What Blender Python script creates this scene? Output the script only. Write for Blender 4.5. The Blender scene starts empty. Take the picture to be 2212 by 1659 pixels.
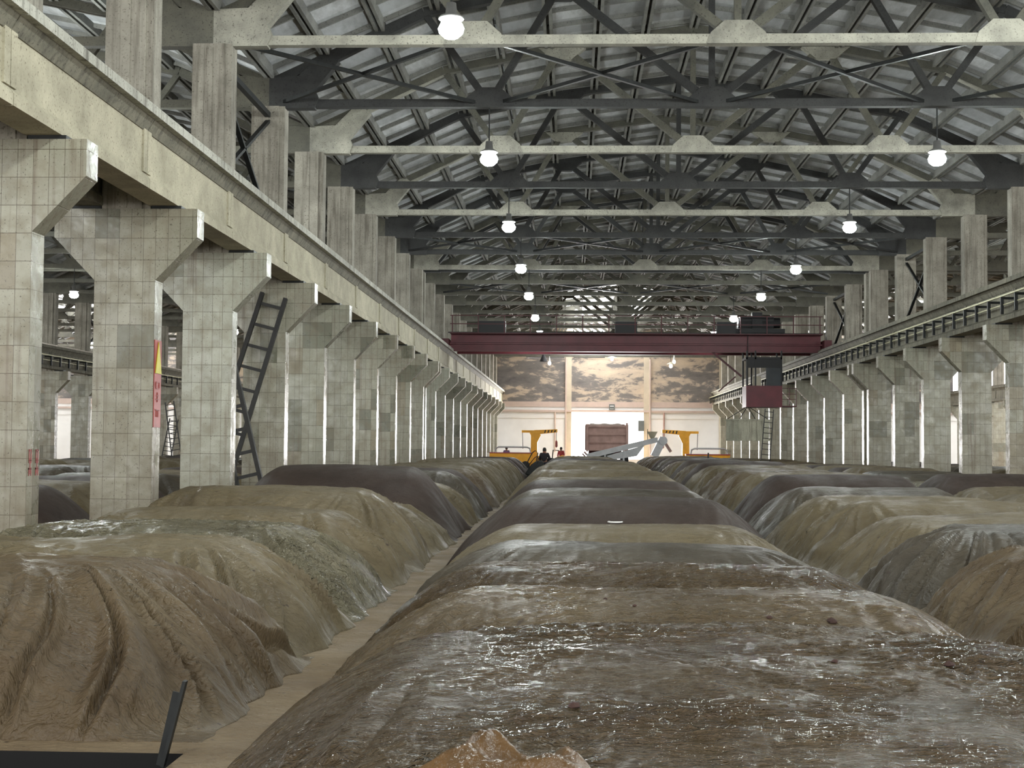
import bpy, math, random
import numpy as np
from mathutils import Vector, Matrix

# ------------------------------------------------------------------ camera
F_PX, W_PX, H_PX = 3067.0, 2212, 1659
VX, VY, ROLL = 1236.0, 963.0, 0.0062
CAM_Z = 1.85
sc = bpy.context.scene
C = sc.collection
ydir = Vector((VX - W_PX / 2, -(VY - H_PX / 2), -F_PX)).normalized()
u0 = Vector((ROLL, 1.0, 0.0))
up = (u0 - ydir * u0.dot(ydir)).normalized()
xdir = ydir.cross(up).normalized()
R_cam = Matrix((xdir, ydir, up))            # rows: world axes in camera space
cd = bpy.data.cameras.new('camera'); cam = bpy.data.objects.new('camera', cd); C.objects.link(cam)
cd.sensor_fit = 'HORIZONTAL'; cd.sensor_width = 36.0; cd.lens = F_PX / W_PX * 36.0
cd.clip_start = 0.1; cd.clip_end = 600
cam.matrix_world = Matrix.Translation((0, 0, CAM_Z)) @ R_cam.to_4x4()
sc.camera = cam

# ------------------------------------------------------------------ view, world
sc.view_settings.view_transform = 'Standard'
sc.view_settings.look = 'None'
sc.view_settings.gamma = 1.0
sc.view_settings.use_curve_mapping = False
sc.view_settings.exposure = 0.0
w = bpy.data.worlds.new('daylight'); sc.world = w; w.use_nodes = True
bg = w.node_tree.nodes['Background']
bg.inputs[0].default_value = (1.0, 0.985, 0.96, 1); bg.inputs[1].default_value = 3.6
sc.cycles.max_bounces = 5; sc.cycles.diffuse_bounces = 4; sc.cycles.glossy_bounces = 2
sc.cycles.sample_clamp_indirect = 4.0
sc.cycles.caustics_reflective = False; sc.cycles.caustics_refractive = False

LAMP_W = 1500.0
BULB_L = 340.0
LAMP_COL = (0.93, 1.0, 0.97)
MAIN_LAMPS = [(x, z) for z in (-10, 2, 14, 26.05, 38.1, 50.1, 62.1, 73.55, 86.1, 98.1) for x in (-2.3, 9.7)]
DOOR_W = 12000.0
def area_light(name, loc, rot, sx, sy, power, col=(1, 1, 1), shape='RECTANGLE'):
    l = bpy.data.lights.new(name, 'AREA'); l.shape = shape; l.size = sx
    if shape == 'RECTANGLE': l.size_y = sy
    l.energy = power; l.color = col
    o = bpy.data.objects.new(name, l); o.location = loc; o.rotation_euler = rot; C.objects.link(o)
    return o
# daylight entering through the loading door in the end wall
area_light('door_daylight', (3.7, 149.6, 2.7), (-math.pi / 2, 0, 0), 7.4, 5.0, DOOR_W, (1.0, 0.98, 0.97))

# ------------------------------------------------------------------ helpers
def lin(c):
    return tuple(((v / 255) / 12.92 if v / 255 <= .04045 else ((v / 255 + .055) / 1.055) ** 2.4) for v in c) + (1,)

class MB:
    def __init__(s): s.v = []; s.f = []
    def box(s, x0, x1, y0, y1, z0, z1):
        b = len(s.v)
        s.v += [(x0, y0, z0), (x1, y0, z0), (x1, y1, z0), (x0, y1, z0), (x0, y0, z1), (x1, y0, z1), (x1, y1, z1), (x0, y1, z1)]
        s.f += [tuple(b + i for i in q) for q in ((0, 3, 2, 1), (4, 5, 6, 7), (0, 1, 5, 4), (1, 2, 6, 5), (2, 3, 7, 6), (3, 0, 4, 7))]
        return s
    def bar(s, a, b, w, h, upv=(0, 0, 1)):
        a = Vector(a); b = Vector(b); d = (b - a).normalized(); u = Vector(upv)
        if abs(d.dot(u)) > .98: u = Vector((0, 1, 0))
        r = d.cross(u).normalized(); u = r.cross(d).normalized()
        n = len(s.v)
        for p in (a, b):
            for i, j in ((-1, -1), (1, -1), (1, 1), (-1, 1)):
                s.v.append(tuple(p + r * (i * w / 2) + u * (j * h / 2)))
        s.f += [tuple(n + i for i in q) for q in ((3, 2, 1, 0), (4, 5, 6, 7), (0, 1, 5, 4), (1, 2, 6, 5), (2, 3, 7, 6), (3, 0, 4, 7))]
        return s
    def tube(s, pts, r, n=8):
        pts = [Vector(p) for p in pts]; b = len(s.v)
        for i, p in enumerate(pts):
            d = (pts[min(i + 1, len(pts) - 1)] - pts[max(i - 1, 0)]).normalized()
            u = Vector((0, 0, 1)) if abs(d.z) < .95 else Vector((0, 1, 0))
            rr = d.cross(u).normalized(); uu = rr.cross(d)
            rad = r[i] if isinstance(r, (list, tuple)) else r
            for k in range(n):
                a = 2 * math.pi * k / n
                s.v.append(tuple(p + rr * math.cos(a) * rad + uu * math.sin(a) * rad))
        for i in range(len(pts) - 1):
            for k in range(n):
                s.f.append((b + i * n + k, b + i * n + (k + 1) % n, b + (i + 1) * n + (k + 1) % n, b + (i + 1) * n + k))
        s.f.append(tuple(b + k for k in range(n))[::-1]); s.f.append(tuple(b + (len(pts) - 1) * n + k for k in range(n)))
        return s
    def lathe(s, prof, n=20, c=(0, 0, 0)):
        b = len(s.v)
        for r, z in prof:
            for k in range(n):
                a = 2 * math.pi * k / n; s.v.append((c[0] + r * math.cos(a), c[1] + r * math.sin(a), c[2] + z))
        for i in range(len(prof) - 1):
            for k in range(n):
                s.f.append((b + i * n + k, b + i * n + (k + 1) % n, b + (i + 1) * n + (k + 1) % n, b + (i + 1) * n + k))
        s.f.append(tuple(b + k for k in range(n))[::-1]); s.f.append(tuple(b + (len(prof) - 1) * n + k for k in range(n)))
        return s
    def prism(s, poly, y0, y1):                # polygon in x,z (ccw seen from -y), extruded along y
        b = len(s.v); n = len(poly)
        s.v += [(x, y0, z) for x, z in poly] + [(x, y1, z) for x, z in poly]
        s.f.append(tuple(range(b, b + n))); s.f.append(tuple(range(b + 2 * n - 1, b + n - 1, -1)))
        for i in range(n):
            j = (i + 1) % n; s.f.append((b + j, b + i, b + n + i, b + n + j))
        return s
    def mesh(s, name, mat, smooth=False, bevel=0):
        m = bpy.data.meshes.new(name); m.from_pydata(s.v, [], s.f); m.update()
        if mat: m.materials.append(mat)
        if smooth: m.polygons.foreach_set('use_smooth', [True] * len(m.polygons))
        return m
    def obj(s, name, mat, parent=None, loc=None, smooth=False, bevel=0):
        o = bpy.data.objects.new(name, s.mesh(name, mat, smooth)); C.objects.link(o)
        if parent: o.parent = parent
        if loc: o.location = loc
        if bevel:
            md = o.modifiers.new('bevel', 'BEVEL'); md.width = bevel; md.segments = 1; md.limit_method = 'ANGLE'
        return o

def tag(o, label=None, cat=None, group=None, kind=None):
    if label: o['label'] = label
    if cat: o['category'] = cat
    if group: o['group'] = group
    if kind: o['kind'] = kind
    return o
def empty(name, loc=(0, 0, 0), rz=0):
    o = bpy.data.objects.new(name, None); o.location = loc; o.rotation_euler = (0, 0, rz); o.empty_display_size = .2
    C.objects.link(o); return o
KIDS = {}
def copy_tree(o, parent=None):
    c = o.copy(); C.objects.link(c); c.parent = parent
    for ch in list(o.children): copy_tree(ch, c)
    return c
def wire(mb, name, mat, parent=None, loc=None, **k): return mb.obj(name, mat, parent, loc, **k)

# ---- numpy value noise
_rng = np.random.RandomState(7)
_T = _rng.rand(256, 256)
def vn(x, y, seed=0):
    x = np.asarray(x, float) + seed * 17.13; y = np.asarray(y, float) + seed * 5.71
    xi = np.floor(x).astype(int); yi = np.floor(y).astype(int); fx = x - xi; fy = y - yi
    fx = fx * fx * (3 - 2 * fx); fy = fy * fy * (3 - 2 * fy)
    a = _T[xi % 256, yi % 256]; b = _T[(xi + 1) % 256, yi % 256]; c = _T[xi % 256, (yi + 1) % 256]; d = _T[(xi + 1) % 256, (yi + 1) % 256]
    return (a * (1 - fx) + b * fx) * (1 - fy) + (c * (1 - fx) + d * fx) * fy
def fbm(x, y, seed=0, o=3):
    s = 0; a = .5; t = 0
    for i in range(o):
        s = s + a * vn(x * 2 ** i, y * 2 ** i, seed + i * 3); t += a; a *= .5
    return s / t
def sst(a, b, x):
    t = np.clip((x - a) / (b - a), 0, 1); return t * t * (3 - 2 * t)

# ------------------------------------------------------------------ materials
def new_mat(name):
    m = bpy.data.materials.new(name); m.use_nodes = True
    nt = m.node_tree; return m, nt, nt.nodes['Principled BSDF']
def nd(nt, t, **k):
    n = nt.nodes.new(t)
    for a, b in k.items():
        if a.startswith('i_'): n.inputs[int(a[2:])].default_value = b
        else: setattr(n, a, b)
    return n
def noise(nt, vec, scale, detail=4, rough=.6, dist=0.0):
    n = nt.nodes.new('ShaderNodeTexNoise'); n.inputs['Scale'].default_value = scale; n.inputs['Detail'].default_value = detail
    n.inputs['Roughness'].default_value = rough; n.inputs['Distortion'].default_value = dist
    if vec: nt.links.new(vec, n.inputs['Vector'])
    return n.outputs['Fac']
def ramp(nt, fac, stops):
    r = nt.nodes.new('ShaderNodeValToRGB'); nt.links.new(fac, r.inputs[0]); e = r.color_ramp.elements
    while len(e) < len(stops): e.new(.5)
    for i, (p, c) in enumerate(stops): e[i].position = p; e[i].color = c
    return r.outputs[0]
def mixc(nt, fac, a, b, mode='MIX'):
    n = nt.nodes.new('ShaderNodeMix'); n.data_type = 'RGBA'; n.blend_type = mode
    for sck, v in ((0, fac), (6, a), (7, b)):
        if isinstance(v, (int, float)): n.inputs[sck].default_value = v
        elif isinstance(v, tuple): n.inputs[sck].default_value = v
        else: nt.links.new(v, n.inputs[sck])
    return n.outputs[2]
def math_(nt, op, a, b=0.0, c=None):
    n = nt.nodes.new('ShaderNodeMath'); n.operation = op
    for i, v in enumerate((a, b) + ((c,) if c is not None else ())):
        if isinstance(v, (int, float)): n.inputs[i].default_value = v
        else: nt.links.new(v, n.inputs[i])
    return n.outputs[0]
def bump(nt, h, dist, strength=1.0, prev=None):
    b = nt.nodes.new('ShaderNodeBump'); b.inputs['Distance'].default_value = dist; b.inputs['Strength'].default_value = strength
    nt.links.new(h, b.inputs['Height'])
    if prev: nt.links.new(prev, b.inputs['Normal'])
    return b.outputs[0]
def mapping(nt, scale=(1, 1, 1), coord='Object', rnd=True):
    tc = nt.nodes.new('ShaderNodeTexCoord'); mp = nt.nodes.new('ShaderNodeMapping'); mp.inputs['Scale'].default_value = scale
    v = tc.outputs[coord]
    if rnd:
        oi = nt.nodes.new('ShaderNodeObjectInfo'); ad = nt.nodes.new('ShaderNodeVectorMath'); ad.operation = 'ADD'
        ml = math_(nt, 'MULTIPLY', oi.outputs['Random'], 37.0)
        nt.links.new(v, ad.inputs[0]); nt.links.new(ml, ad.inputs[1]); v = ad.outputs[0]
    nt.links.new(v, mp.inputs['Vector']); return mp.outputs[0]

def simple(name, col, rough=.6, metal=0.0, var=.25, scale=3.0, bmp=0.0, bscale=20, rnd=True, emit=0.0):
    m, nt, bs = new_mat(name)
    v = mapping(nt, rnd=rnd)
    f = noise(nt, v, scale)
    c = lin(col); d = tuple(x * (1 - var) for x in c[:3]) + (1,); l = tuple(min(1, x * (1 + var)) for x in c[:3]) + (1,)
    nt.links.new(ramp(nt, f, [(.3, d), (.7, l)]), bs.inputs['Base Color'])
    bs.inputs['Roughness'].default_value = rough; bs.inputs['Metallic'].default_value = metal
    if bmp: nt.links.new(bump(nt, noise(nt, v, bscale), bmp), bs.inputs['Normal'])
    if emit:
        bs.inputs['Emission Color'].default_value = c; bs.inputs['Emission Strength'].default_value = emit
    return m

def concrete(name, a, b, dark, rough=.85, streak=True):
    m, nt, bs = new_mat(name)
    v = mapping(nt); n1 = noise(nt, v, 1.3, 6, .65)
    base = ramp(nt, n1, [(.3, lin(a)), (.7, lin(b))])
    sp = noise(nt, v, 26, 3, .5)
    base = mixc(nt, ramp(nt, sp, [(.58, (0, 0, 0, 1)), (.75, (1, 1, 1, 1))]), base, lin(dark))
    if streak:
        v2 = mapping(nt, (5, 5, .35)); st = noise(nt, v2, 1.4, 4, .6)
        base = mixc(nt, ramp(nt, st, [(.5, (0, 0, 0, 1)), (.72, (.75, .75, .75, 1))]), base, lin(dark))
    nt.links.new(base, bs.inputs['Base Color']); bs.inputs['Roughness'].default_value = rough
    nt.links.new(bump(nt, sp, .01, .6), bs.inputs['Normal'])
    return m
M = {}
M['concrete'] = concrete('aged_concrete', (138, 134, 118), (172, 168, 150), (84, 78, 66))
M['upper'] = concrete('column_concrete', (126, 122, 112), (166, 162, 150), (86, 80, 70))
M['truss'] = concrete('truss_concrete_lit', (128, 127, 118), (186, 184, 170), (84, 82, 76), streak=False)  # paler copy: lamplight on the front of alternate trusses put into the colour
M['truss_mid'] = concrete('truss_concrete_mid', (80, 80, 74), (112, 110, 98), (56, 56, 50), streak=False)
M['truss_shaded'] = concrete('truss_concrete_shaded', (52, 53, 54), (70, 71, 70), (38, 38, 38), streak=False)  # same concrete darkened: shade on trusses not lit from the front
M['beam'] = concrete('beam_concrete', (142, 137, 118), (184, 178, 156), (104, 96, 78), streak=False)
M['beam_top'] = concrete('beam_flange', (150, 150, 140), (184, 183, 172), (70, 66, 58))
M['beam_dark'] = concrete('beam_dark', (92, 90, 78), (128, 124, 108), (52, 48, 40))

def tiles():
    m, nt, bs = new_mat('glazed_tiles')
    tc = nt.nodes.new('ShaderNodeTexCoord'); sx = nt.nodes.new('ShaderNodeSeparateXYZ'); nt.links.new(tc.outputs['Object'], sx.inputs[0])
    cb = nt.nodes.new('ShaderNodeCombineXYZ')
    xy = math_(nt, 'ADD', sx.outputs[0], sx.outputs[1]); xy = math_(nt, 'ADD', xy, .57 + .24)
    nt.links.new(xy, cb.inputs[0]); nt.links.new(sx.outputs[2], cb.inputs[1])
    oi = nt.nodes.new('ShaderNodeObjectInfo'); rz = math_(nt, 'MULTIPLY', oi.outputs['Random'], 21.0)
    br = nt.nodes.new('ShaderNodeTexBrick'); br.offset = 0.0; nt.links.new(cb.outputs[0], br.inputs['Vector'])
    br.inputs['Scale'].default_value = 1.0; br.inputs['Brick Width'].default_value = .228; br.inputs['Row Height'].default_value = .402
    br.inputs['Mortar Size'].default_value = .004; br.inputs['Mortar Smooth'].default_value = .3
    br.inputs['Color1'].default_value = lin((152, 152, 140)); br.inputs['Color2'].default_value = lin((166, 166, 152)); br.inputs['Mortar'].default_value = lin((92, 82, 68))
    # patches: groups of tiles with another tint, stepped on the tile grid
    sn = nt.nodes.new('ShaderNodeVectorMath'); sn.operation = 'SNAP'; nt.links.new(cb.outputs[0], sn.inputs[0]); sn.inputs[1].default_value = (.228 * 2, .402 * 2, 1)
    ad = nt.nodes.new('ShaderNodeVectorMath'); ad.operation = 'ADD'; nt.links.new(sn.outputs[0], ad.inputs[0]); nt.links.new(rz, ad.inputs[1])
    pn = noise(nt, ad.outputs[0], .9, 1, .5)
    patch = ramp(nt, pn, [(.30, lin((176, 180, 172))), (.38, (1, 1, 1, 1)), (.60, (1, 1, 1, 1)), (.66, lin((228, 216, 202)))])
    patch.node.color_ramp.interpolation = 'CONSTANT'
    col = mixc(nt, .8, br.outputs['Color'], patch, 'MULTIPLY')
    v = mapping(nt); d1 = noise(nt, v, 2.2, 6, .7)
    col = mixc(nt, ramp(nt, d1, [(.45, (0, 0, 0, 1)), (.75, (.7, .7, .7, 1))]), col, lin((128, 118, 100)))
    v2 = mapping(nt, (7, 7, .3)); st = noise(nt, v2, 1.2, 4, .6)
    col = mixc(nt, ramp(nt, st, [(.55, (0, 0, 0, 1)), (.72, (.6, .6, .6, 1))]), col, lin((104, 88, 72)))
    sp = noise(nt, v, 32, 2, .5)
    col = mixc(nt, ramp(nt, sp, [(.64, (0, 0, 0, 1)), (.72, (.8, .8, .8, 1))]), col, lin((80, 72, 60)))
    # mud splashed on the foot of the pillar
    low = nt.nodes.new('ShaderNodeMapRange'); nt.links.new(sx.outputs[2], low.inputs[0]); low.inputs[1].default_value = .5; low.inputs[2].default_value = 2.6; low.inputs[3].default_value = .75; low.inputs[4].default_value = 0
    lw = math_(nt, 'MULTIPLY', low.outputs[0], d1)
    col = mixc(nt, lw, col, lin((112, 102, 86)))
    # tint per pillar
    tint = ramp(nt, oi.outputs['Random'], [(0, (.66, .63, .57, 1)), (.3, (1, .98, .93, 1)), (.55, (.74, .74, .70, 1)), (.8, (1.05, 1.06, 1.04, 1)), (1, (.8, .76, .69, 1))])
    col = mixc(nt, 1.0, col, tint, 'MULTIPLY')
    nt.links.new(col, bs.inputs['Base Color'])
    rr = ramp(nt, d1, [(.35, (.14, .14, .14, 1)), (.7, (.55, .55, .55, 1))]); nt.links.new(rr, bs.inputs['Roughness'])
    bb = bump(nt, br.outputs['Fac'], -.004); bb = bump(nt, noise(nt, v, 3.2, 2), .02, .5, bb)
    nt.links.new(bb, bs.inputs['Normal'])
    return m
M['tiles'] = tiles()

def sheet(name, cols, shine=(.3, .65), crinkle=.012, cscale=9.0, dust=.6, streaky=3.0, spec=.32):
    """plastic film over wet mash, coated with dried mud"""
    m, nt, bs = new_mat(name)
    v = mapping(nt); v2 = mapping(nt, (1, streaky, 1))
    n1 = noise(nt, v, .9, 5, .6)
    col = ramp(nt, n1, [(.32, lin(cols[0])), (.5, lin(cols[1])), (.7, lin(cols[2]))])
    n2 = noise(nt, v2, 7, 5, .7, .6)
    col = mixc(nt, ramp(nt, n2, [(.5, (0, 0, 0, 1)), (.8, (.5, .5, .5, 1))]), col, lin(cols[3]))
    n3 = noise(nt, v, 9, 2, .5)
    col = mixc(nt, ramp(nt, n3, [(.73, (0, 0, 0, 1)), (.76, (.8, .8, .8, 1))]), col, lin((54, 42, 34)))
    nt.links.new(col, bs.inputs['Base Color'])
    rg = ramp(nt, noise(nt, v, 1.7, 4, .6), [(.4, (shine[0],) * 3 + (1,)), (.62, (shine[1],) * 3 + (1,))])
    nt.links.new(rg, bs.inputs['Roughness'])
    bs.inputs['Specular IOR Level'].default_value = spec
    a = noise(nt, v2, cscale, 3, .55, .9)
    rid = math_(nt, 'ABSOLUTE', math_(nt, 'SUBTRACT', a, .5)); rid = math_(nt, 'MULTIPLY', rid, 2.0)
    b = bump(nt, rid, crinkle * 2.2, 1.0)
    c = noise(nt, v2, cscale * 3.6, 3, .6, .8)
    b = bump(nt, c, crinkle, .9, b)
    nt.links.new(b, bs.inputs['Normal'])
    return m
M['film_near'] = sheet('crinkled_film_near', [(62, 49, 31), (74, 61, 42), (86, 73, 53), (38, 27, 16)], (.09, .36), .017, 8, spec=.26)
M['film_wet'] = sheet('wet_film', [(72, 60, 42), (86, 73, 53), (98, 85, 64), (50, 38, 25)], (.16, .42), .012, 8, spec=.3)
M['film_mud'] = sheet('muddy_film', [(88, 77, 57), (103, 92, 69), (114, 103, 81), (66, 54, 37)], (.38, .7), .010, 6)
M['film_brown'] = sheet('brown_film', [(78, 64, 45), (92, 78, 57), (105, 92, 70), (56, 43, 29)], (.36, .6), .012, 6)
M['film_shiny'] = sheet('shiny_film', [(90, 84, 66), (110, 104, 84), (128, 120, 102), (66, 57, 42)], (.16, .36), .022, 6)
M['film_grey'] = sheet('grey_film', [(60, 54, 45), (73, 66, 55), (85, 78, 66), (45, 39, 31)], (.34, .55), .008, 5)
M['mash_dark'] = sheet('dark_mash', [(54, 44, 38), (62, 51, 45), (70, 60, 53), (44, 34, 29)], (.5, .65), .004, 14, spec=.22)
M['floor'] = sheet('mud_floor', [(104, 87, 64), (118, 101, 77), (130, 114, 90), (78, 61, 42)], (.55, .8), .012, 5, streaky=2)

M['steel_dark'] = simple('dark_steel', (44, 46, 46), .5, .6, .3, 4)
M['rail'] = simple('rail_steel', (120, 112, 100), .45, .7, .3, 5)
M['busbar'] = simple('busbar', (168, 164, 128), .5, .3, .2, 3)
M['red_paint'] = simple('red_crane_paint', (92, 34, 42), .5, 0, .25, 1.5)
M['red_dark'] = simple('dark_red_paint', (74, 26, 32), .55, 0, .25, 1.5)
M['black'] = simple('black_paint', (22, 22, 24), .6, 0, .2, 3)
M['glass_dark'] = simple('cab_glass', (58, 62, 66), .15, 0, .2, 1)
M['yellow'] = simple('yellow_paint', (236, 168, 30), .45, 0, .12, 3)
M['white_wall'] = simple('white_tile_wall', (228, 228, 226), .6, 0, .05, .6)
M['cream'] = simple('cream_plaster', (196, 186, 166), .8, 0, .12, .8)
M['pink_beam'] = simple('pink_pipe', (190, 172, 162), .6, 0, .1, 1)
M['wood_dark'] = simple('dark_ladder_wood', (34, 33, 32), .6, 0, .3, 8)
M['skip'] = concrete('skip_steel', (150, 150, 134), (178, 176, 158), (90, 88, 76))
M['truck'] = simple('brown_truck_body', (164, 134, 126), .65, 0, .2, 2)
M['galv'] = simple('galvanised_conveyor', (176, 178, 180), .45, .3, .12, 2)
M['funnel'] = simple('funnel_cream', (190, 184, 160), .6, 0, .1, 2)
M['red_sign'] = simple('red_sign', (150, 56, 50), .4, 0, .2, 4)
M['yellow_sign'] = simple('yellow_sign', (196, 188, 40), .4, 0, .1, 4)
M['red_letters'] = simple('faded_red_paint', (150, 80, 76), .5, 0, .3, 9)
M['orange_letters'] = simple('orange_letter_paint', (226, 130, 96), .5, 0, .1, 3)
M['sign_grey'] = simple('grey_sign', (92, 98, 98), .5, 0, .1, 3)
M['white'] = simple('white_paint', (235, 235, 232), .5, 0, .05, 3)
M['cloth_dark'] = simple('dark_clothes', (34, 30, 34), .9, 0, .2, 8)
M['cloth_navy'] = simple('navy_trousers', (30, 33, 44), .9, 0, .2, 8)
M['cloth_purple'] = simple('purple_shirt', (118, 92, 128), .9, 0, .1, 8)
M['cloth_red'] = simple('red_shirt', (176, 70, 74), .9, 0, .1, 8)
M['skin'] = simple('skin', (140, 100, 82), .6, 0, .06, 8)
M['hair'] = simple('black_hair', (18, 16, 16), .7, 0, .2, 20)
M['cart'] = simple('black_cart', (36, 38, 38), .6, 0, .25, 4)
M['tan_plastic'] = simple('tan_plastic', (88, 65, 38), .3, 0, .3, 5, .02, 14)
M['outside'] = simple('outside_paving', (200, 196, 190), .9, 0, .1, 1)
M['pit'] = simple('pit_black', (10, 9, 9), .9, 0, .1, 3)
M['lamp_metal'] = simple('lamp_housing', (150, 150, 148), .35, .6, .1, 4)
def emis(name, col, s):
    m, nt, bs = new_mat(name)
    bs.inputs['Base Color'].default_value = (.8, .8, .8, 1)
    bs.inputs['Emission Color'].default_value = col; bs.inputs['Emission Strength'].default_value = s
    return m
M['lamp_glow'] = emis('lamp_glow', (.93, 1, .98, 1), BULB_L)
M['lamp_ring'] = emis('lamp_ring_glow', (1, 1, .97, 1), 3.0)
M['sky_pane'] = emis('daylit_pane', (.97, .98, 1, 1), 15.0)
M['sky_pane_blue'] = emis('dim_pane', (.5, .58, .62, 1), .35)

def slab_mat():
    m, nt, bs = new_mat('roof_slab')
    v = mapping(nt, rnd=False)
    br = nt.nodes.new('ShaderNodeTexBrick'); br.offset = 0; nt.links.new(v, br.inputs['Vector'])
    br.inputs['Scale'].default_value = 1; br.inputs['Brick Width'].default_value = 1.5; br.inputs['Row Height'].default_value = 1.5; br.inputs['Mortar Size'].default_value = .0
    br.inputs['Color1'].default_value = lin((164, 167, 170)); br.inputs['Color2'].default_value = lin((212, 214, 216))
    n = noise(nt, mapping(nt, (1, .3, 1), rnd=False), 2.0, 5, .7)
    c = mixc(nt, ramp(nt, n, [(.4, (0, 0, 0, 1)), (.7, (.8, .8, .8, 1))]), br.outputs['Color'], lin((142, 142, 142)))
    nt.links.new(c, bs.inputs['Base Color']); bs.inputs['Roughness'].default_value = .9
    return m
M['slab'] = slab_mat()
M['slab_rib'] = concrete('slab_rib', (112, 112, 110), (144, 144, 138), (80, 78, 76), streak=False)

def mural_mat():
    m, nt, bs = new_mat('peeling_grey_wall')
    v = mapping(nt, (1, 1, 2.6), rnd=False); n = noise(nt, v, .42, 10, .68, .35); n2 = noise(nt, v, .09, 2, .5)
    f = math_(nt, 'ADD', math_(nt, 'MULTIPLY', n, .72), math_(nt, 'MULTIPLY', n2, .42))
    c = ramp(nt, f, [(.36, lin((84, 82, 84))), (.565, lin((122, 118, 114))), (.60, lin((178, 164, 148))), (.75, lin((206, 190, 166)))])
    nt.links.new(c, bs.inputs['Base Color']); bs.inputs['Roughness'].default_value = .8
    return m
M['mural'] = mural_mat()

# ------------------------------------------------------------------ the setting
NAVES = (-44.3, -20.3, 3.7, 27.7)            # ridge positions of the naves
ROWS = (-56.3, -32.3, -8.3, 15.7, 39.7)
END = 150.0
def struct(o): o['kind'] = 'structure'; return o
fl = MB()
def quad(mb, x0, x1, y0, y1, z=0.0):
    b = len(mb.v); mb.v += [(x0, y0, z), (x1, y0, z), (x1, y1, z), (x0, y1, z)]; mb.f.append((b, b + 1, b + 2, b + 3))
PX0, PX1, PY0, PY1 = -7.0, -2.3, 5.2, 8.45
quad(fl, -62, PX0, -16, 200); quad(fl, PX1, 66, -16, 200); quad(fl, PX0, PX1, -16, PY0); quad(fl, PX0, PX1, PY1, 200)
struct(fl.obj('floor', M['floor']))
# open fermenting pit sunk in the floor
pm = MB(); t = .04
pm.box(PX0, PX1, PY0, PY1, -1.6, -1.56); pm.box(PX0 - t, PX0, PY0 - t, PY1 + t, -1.6, -.001); pm.box(PX1, PX1 + t, PY0 - t, PY1 + t, -1.6, -.001)
pm.box(PX0, PX1, PY0 - t, PY0, -1.6, -.001); pm.box(PX0, PX1, PY1, PY1 + t, -1.6, -.001)
tag(pm.obj('empty_pit', M['pit']), 'black open pit sunk in the floor at the bottom left corner', 'pit')

# end wall with its loading door
DX0, DX1, DZ = -0.1, 7.6, 5.42
TOPZ = 6.5
wl = MB()
for a, b in ((-62, DX0), (DX1, 66)): wl.box(a, b, END, END + .3, 0, TOPZ)
wl.box(DX0, DX1, END, END + .3, DZ, TOPZ)
struct(wl.obj('wall_far', M['white_wall']))
mu = MB()
RP = [(-12, .95), (-7.8, 2.75), (-4.1, 3.5), (0, 4.05), (4.1, 3.5), (7.8, 2.75), (12, .95)]
CH = 11.1
for nx in NAVES:
    mu.prism([(nx - 12, TOPZ), (nx + 12, TOPZ)] + [(nx + x, CH + z) for x, z in RP[::-1]], END + .01, END + .25)
struct(mu.obj('wall_far_upper', M['mural']))
tr = MB()
for nx in NAVES:
    for a in (-12.0, -4.1, 4.1):
        tr.box(nx + a - .3, nx + a + .3, END - .12, END, 0, CH + 1.2)
struct(tr.obj('trim_1', M['cream']))
tb = MB(); tb.box(-62, 66, END - .25, END, 5.42, 5.62); tb.box(-62, 66, END - .10, END, TOPZ - .55, TOPZ)
struct(tb.obj('trim_2', M['pink_beam']))
tb = MB(); tb.box(-62, DX0 - .3, END - .08, END, 4.75, 5.15); tb.box(DX1 + .3, 66, END - .08, END, 4.75, 5.15)
struct(tb.obj('trim_3', M['white_wall']))
wn = 0
for nx in NAVES:
    for a, b, z0, z1 in ((-8.6, -4.6, 11.2, 13.2), (-3.6, -.3, 11.2, 14.1), (2.1, 6.8, 11.4, 13.2)) + (((-11.2, -8.9, 10.0, 11.9),) if nx < 0 else ()):
        wn += 1
        g = MB(); g.box(nx + a, nx + b, END - .05, END + .005, z0, z1)
        o = struct(g.obj('window_%d' % wn, M['sky_pane'])); f = MB()
        k = a
        while k <= b + .01:
            f.box(nx + k - .06, nx + k + .06, END - .14, END - .05, z0, z1); k += 1.0
        zz = z0
        while zz <= z1 + .01:
            f.box(nx + a, nx + b, END - .13, END - .05, zz - .05, zz + .05); zz += .6
        f.obj('window_frame', M['steel_dark'], o)
# ceilings
def roofz(x):
    for (a, za), (b, zb) in zip(RP, RP[1:]):
        if a <= x <= b: return za + (zb - za) * (x - a) / (b - a)
    return RP[0][1]
SKY0 = 116.0
cm = MB(); rb = MB(); sk = MB()
Y0 = -14
xs = [-12 + 1.5 * i for i in range(17)]
SKYX = (-4.5, -3.0, -1.5, 1.5)
for x0, x1 in zip(xs, xs[1:]):
    z0, z1 = roofz(x0) + CH, roofz(x1) + CH
    cuts = [x0] + [k for k, _ in RP if x0 < k < x1] + [x1]
    ye = SKY0 if x0 in SKYX else END
    for a, b in zip(cuts, cuts[1:]):
        za, zb = roofz(a) + CH, roofz(b) + CH
        cm.prism([(a, za), (b, zb), (b, zb + .08), (a, za + .08)], Y0, ye)
        if ye < END: sk.prism([(a, za), (b, zb), (b, zb + .05), (a, za + .05)], ye, END)
for x in xs:
    z = roofz(x) + CH
    for s in (-1, 1):
        if abs(x + s * .1) < 12: rb.box(x + s * .09 - .045, x + s * .09 + .045, Y0, END, z - .27, z + .02)
y = Y0 + .8
while y < END:
    for (a, za), (b, zb) in zip(RP, RP[1:]):
        rb.prism([(a, za + CH - .13), (b, zb + CH - .13), (b, zb + CH + .01), (a, za + CH + .01)], y - .04, y + .04)
    y += 1.5
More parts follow.
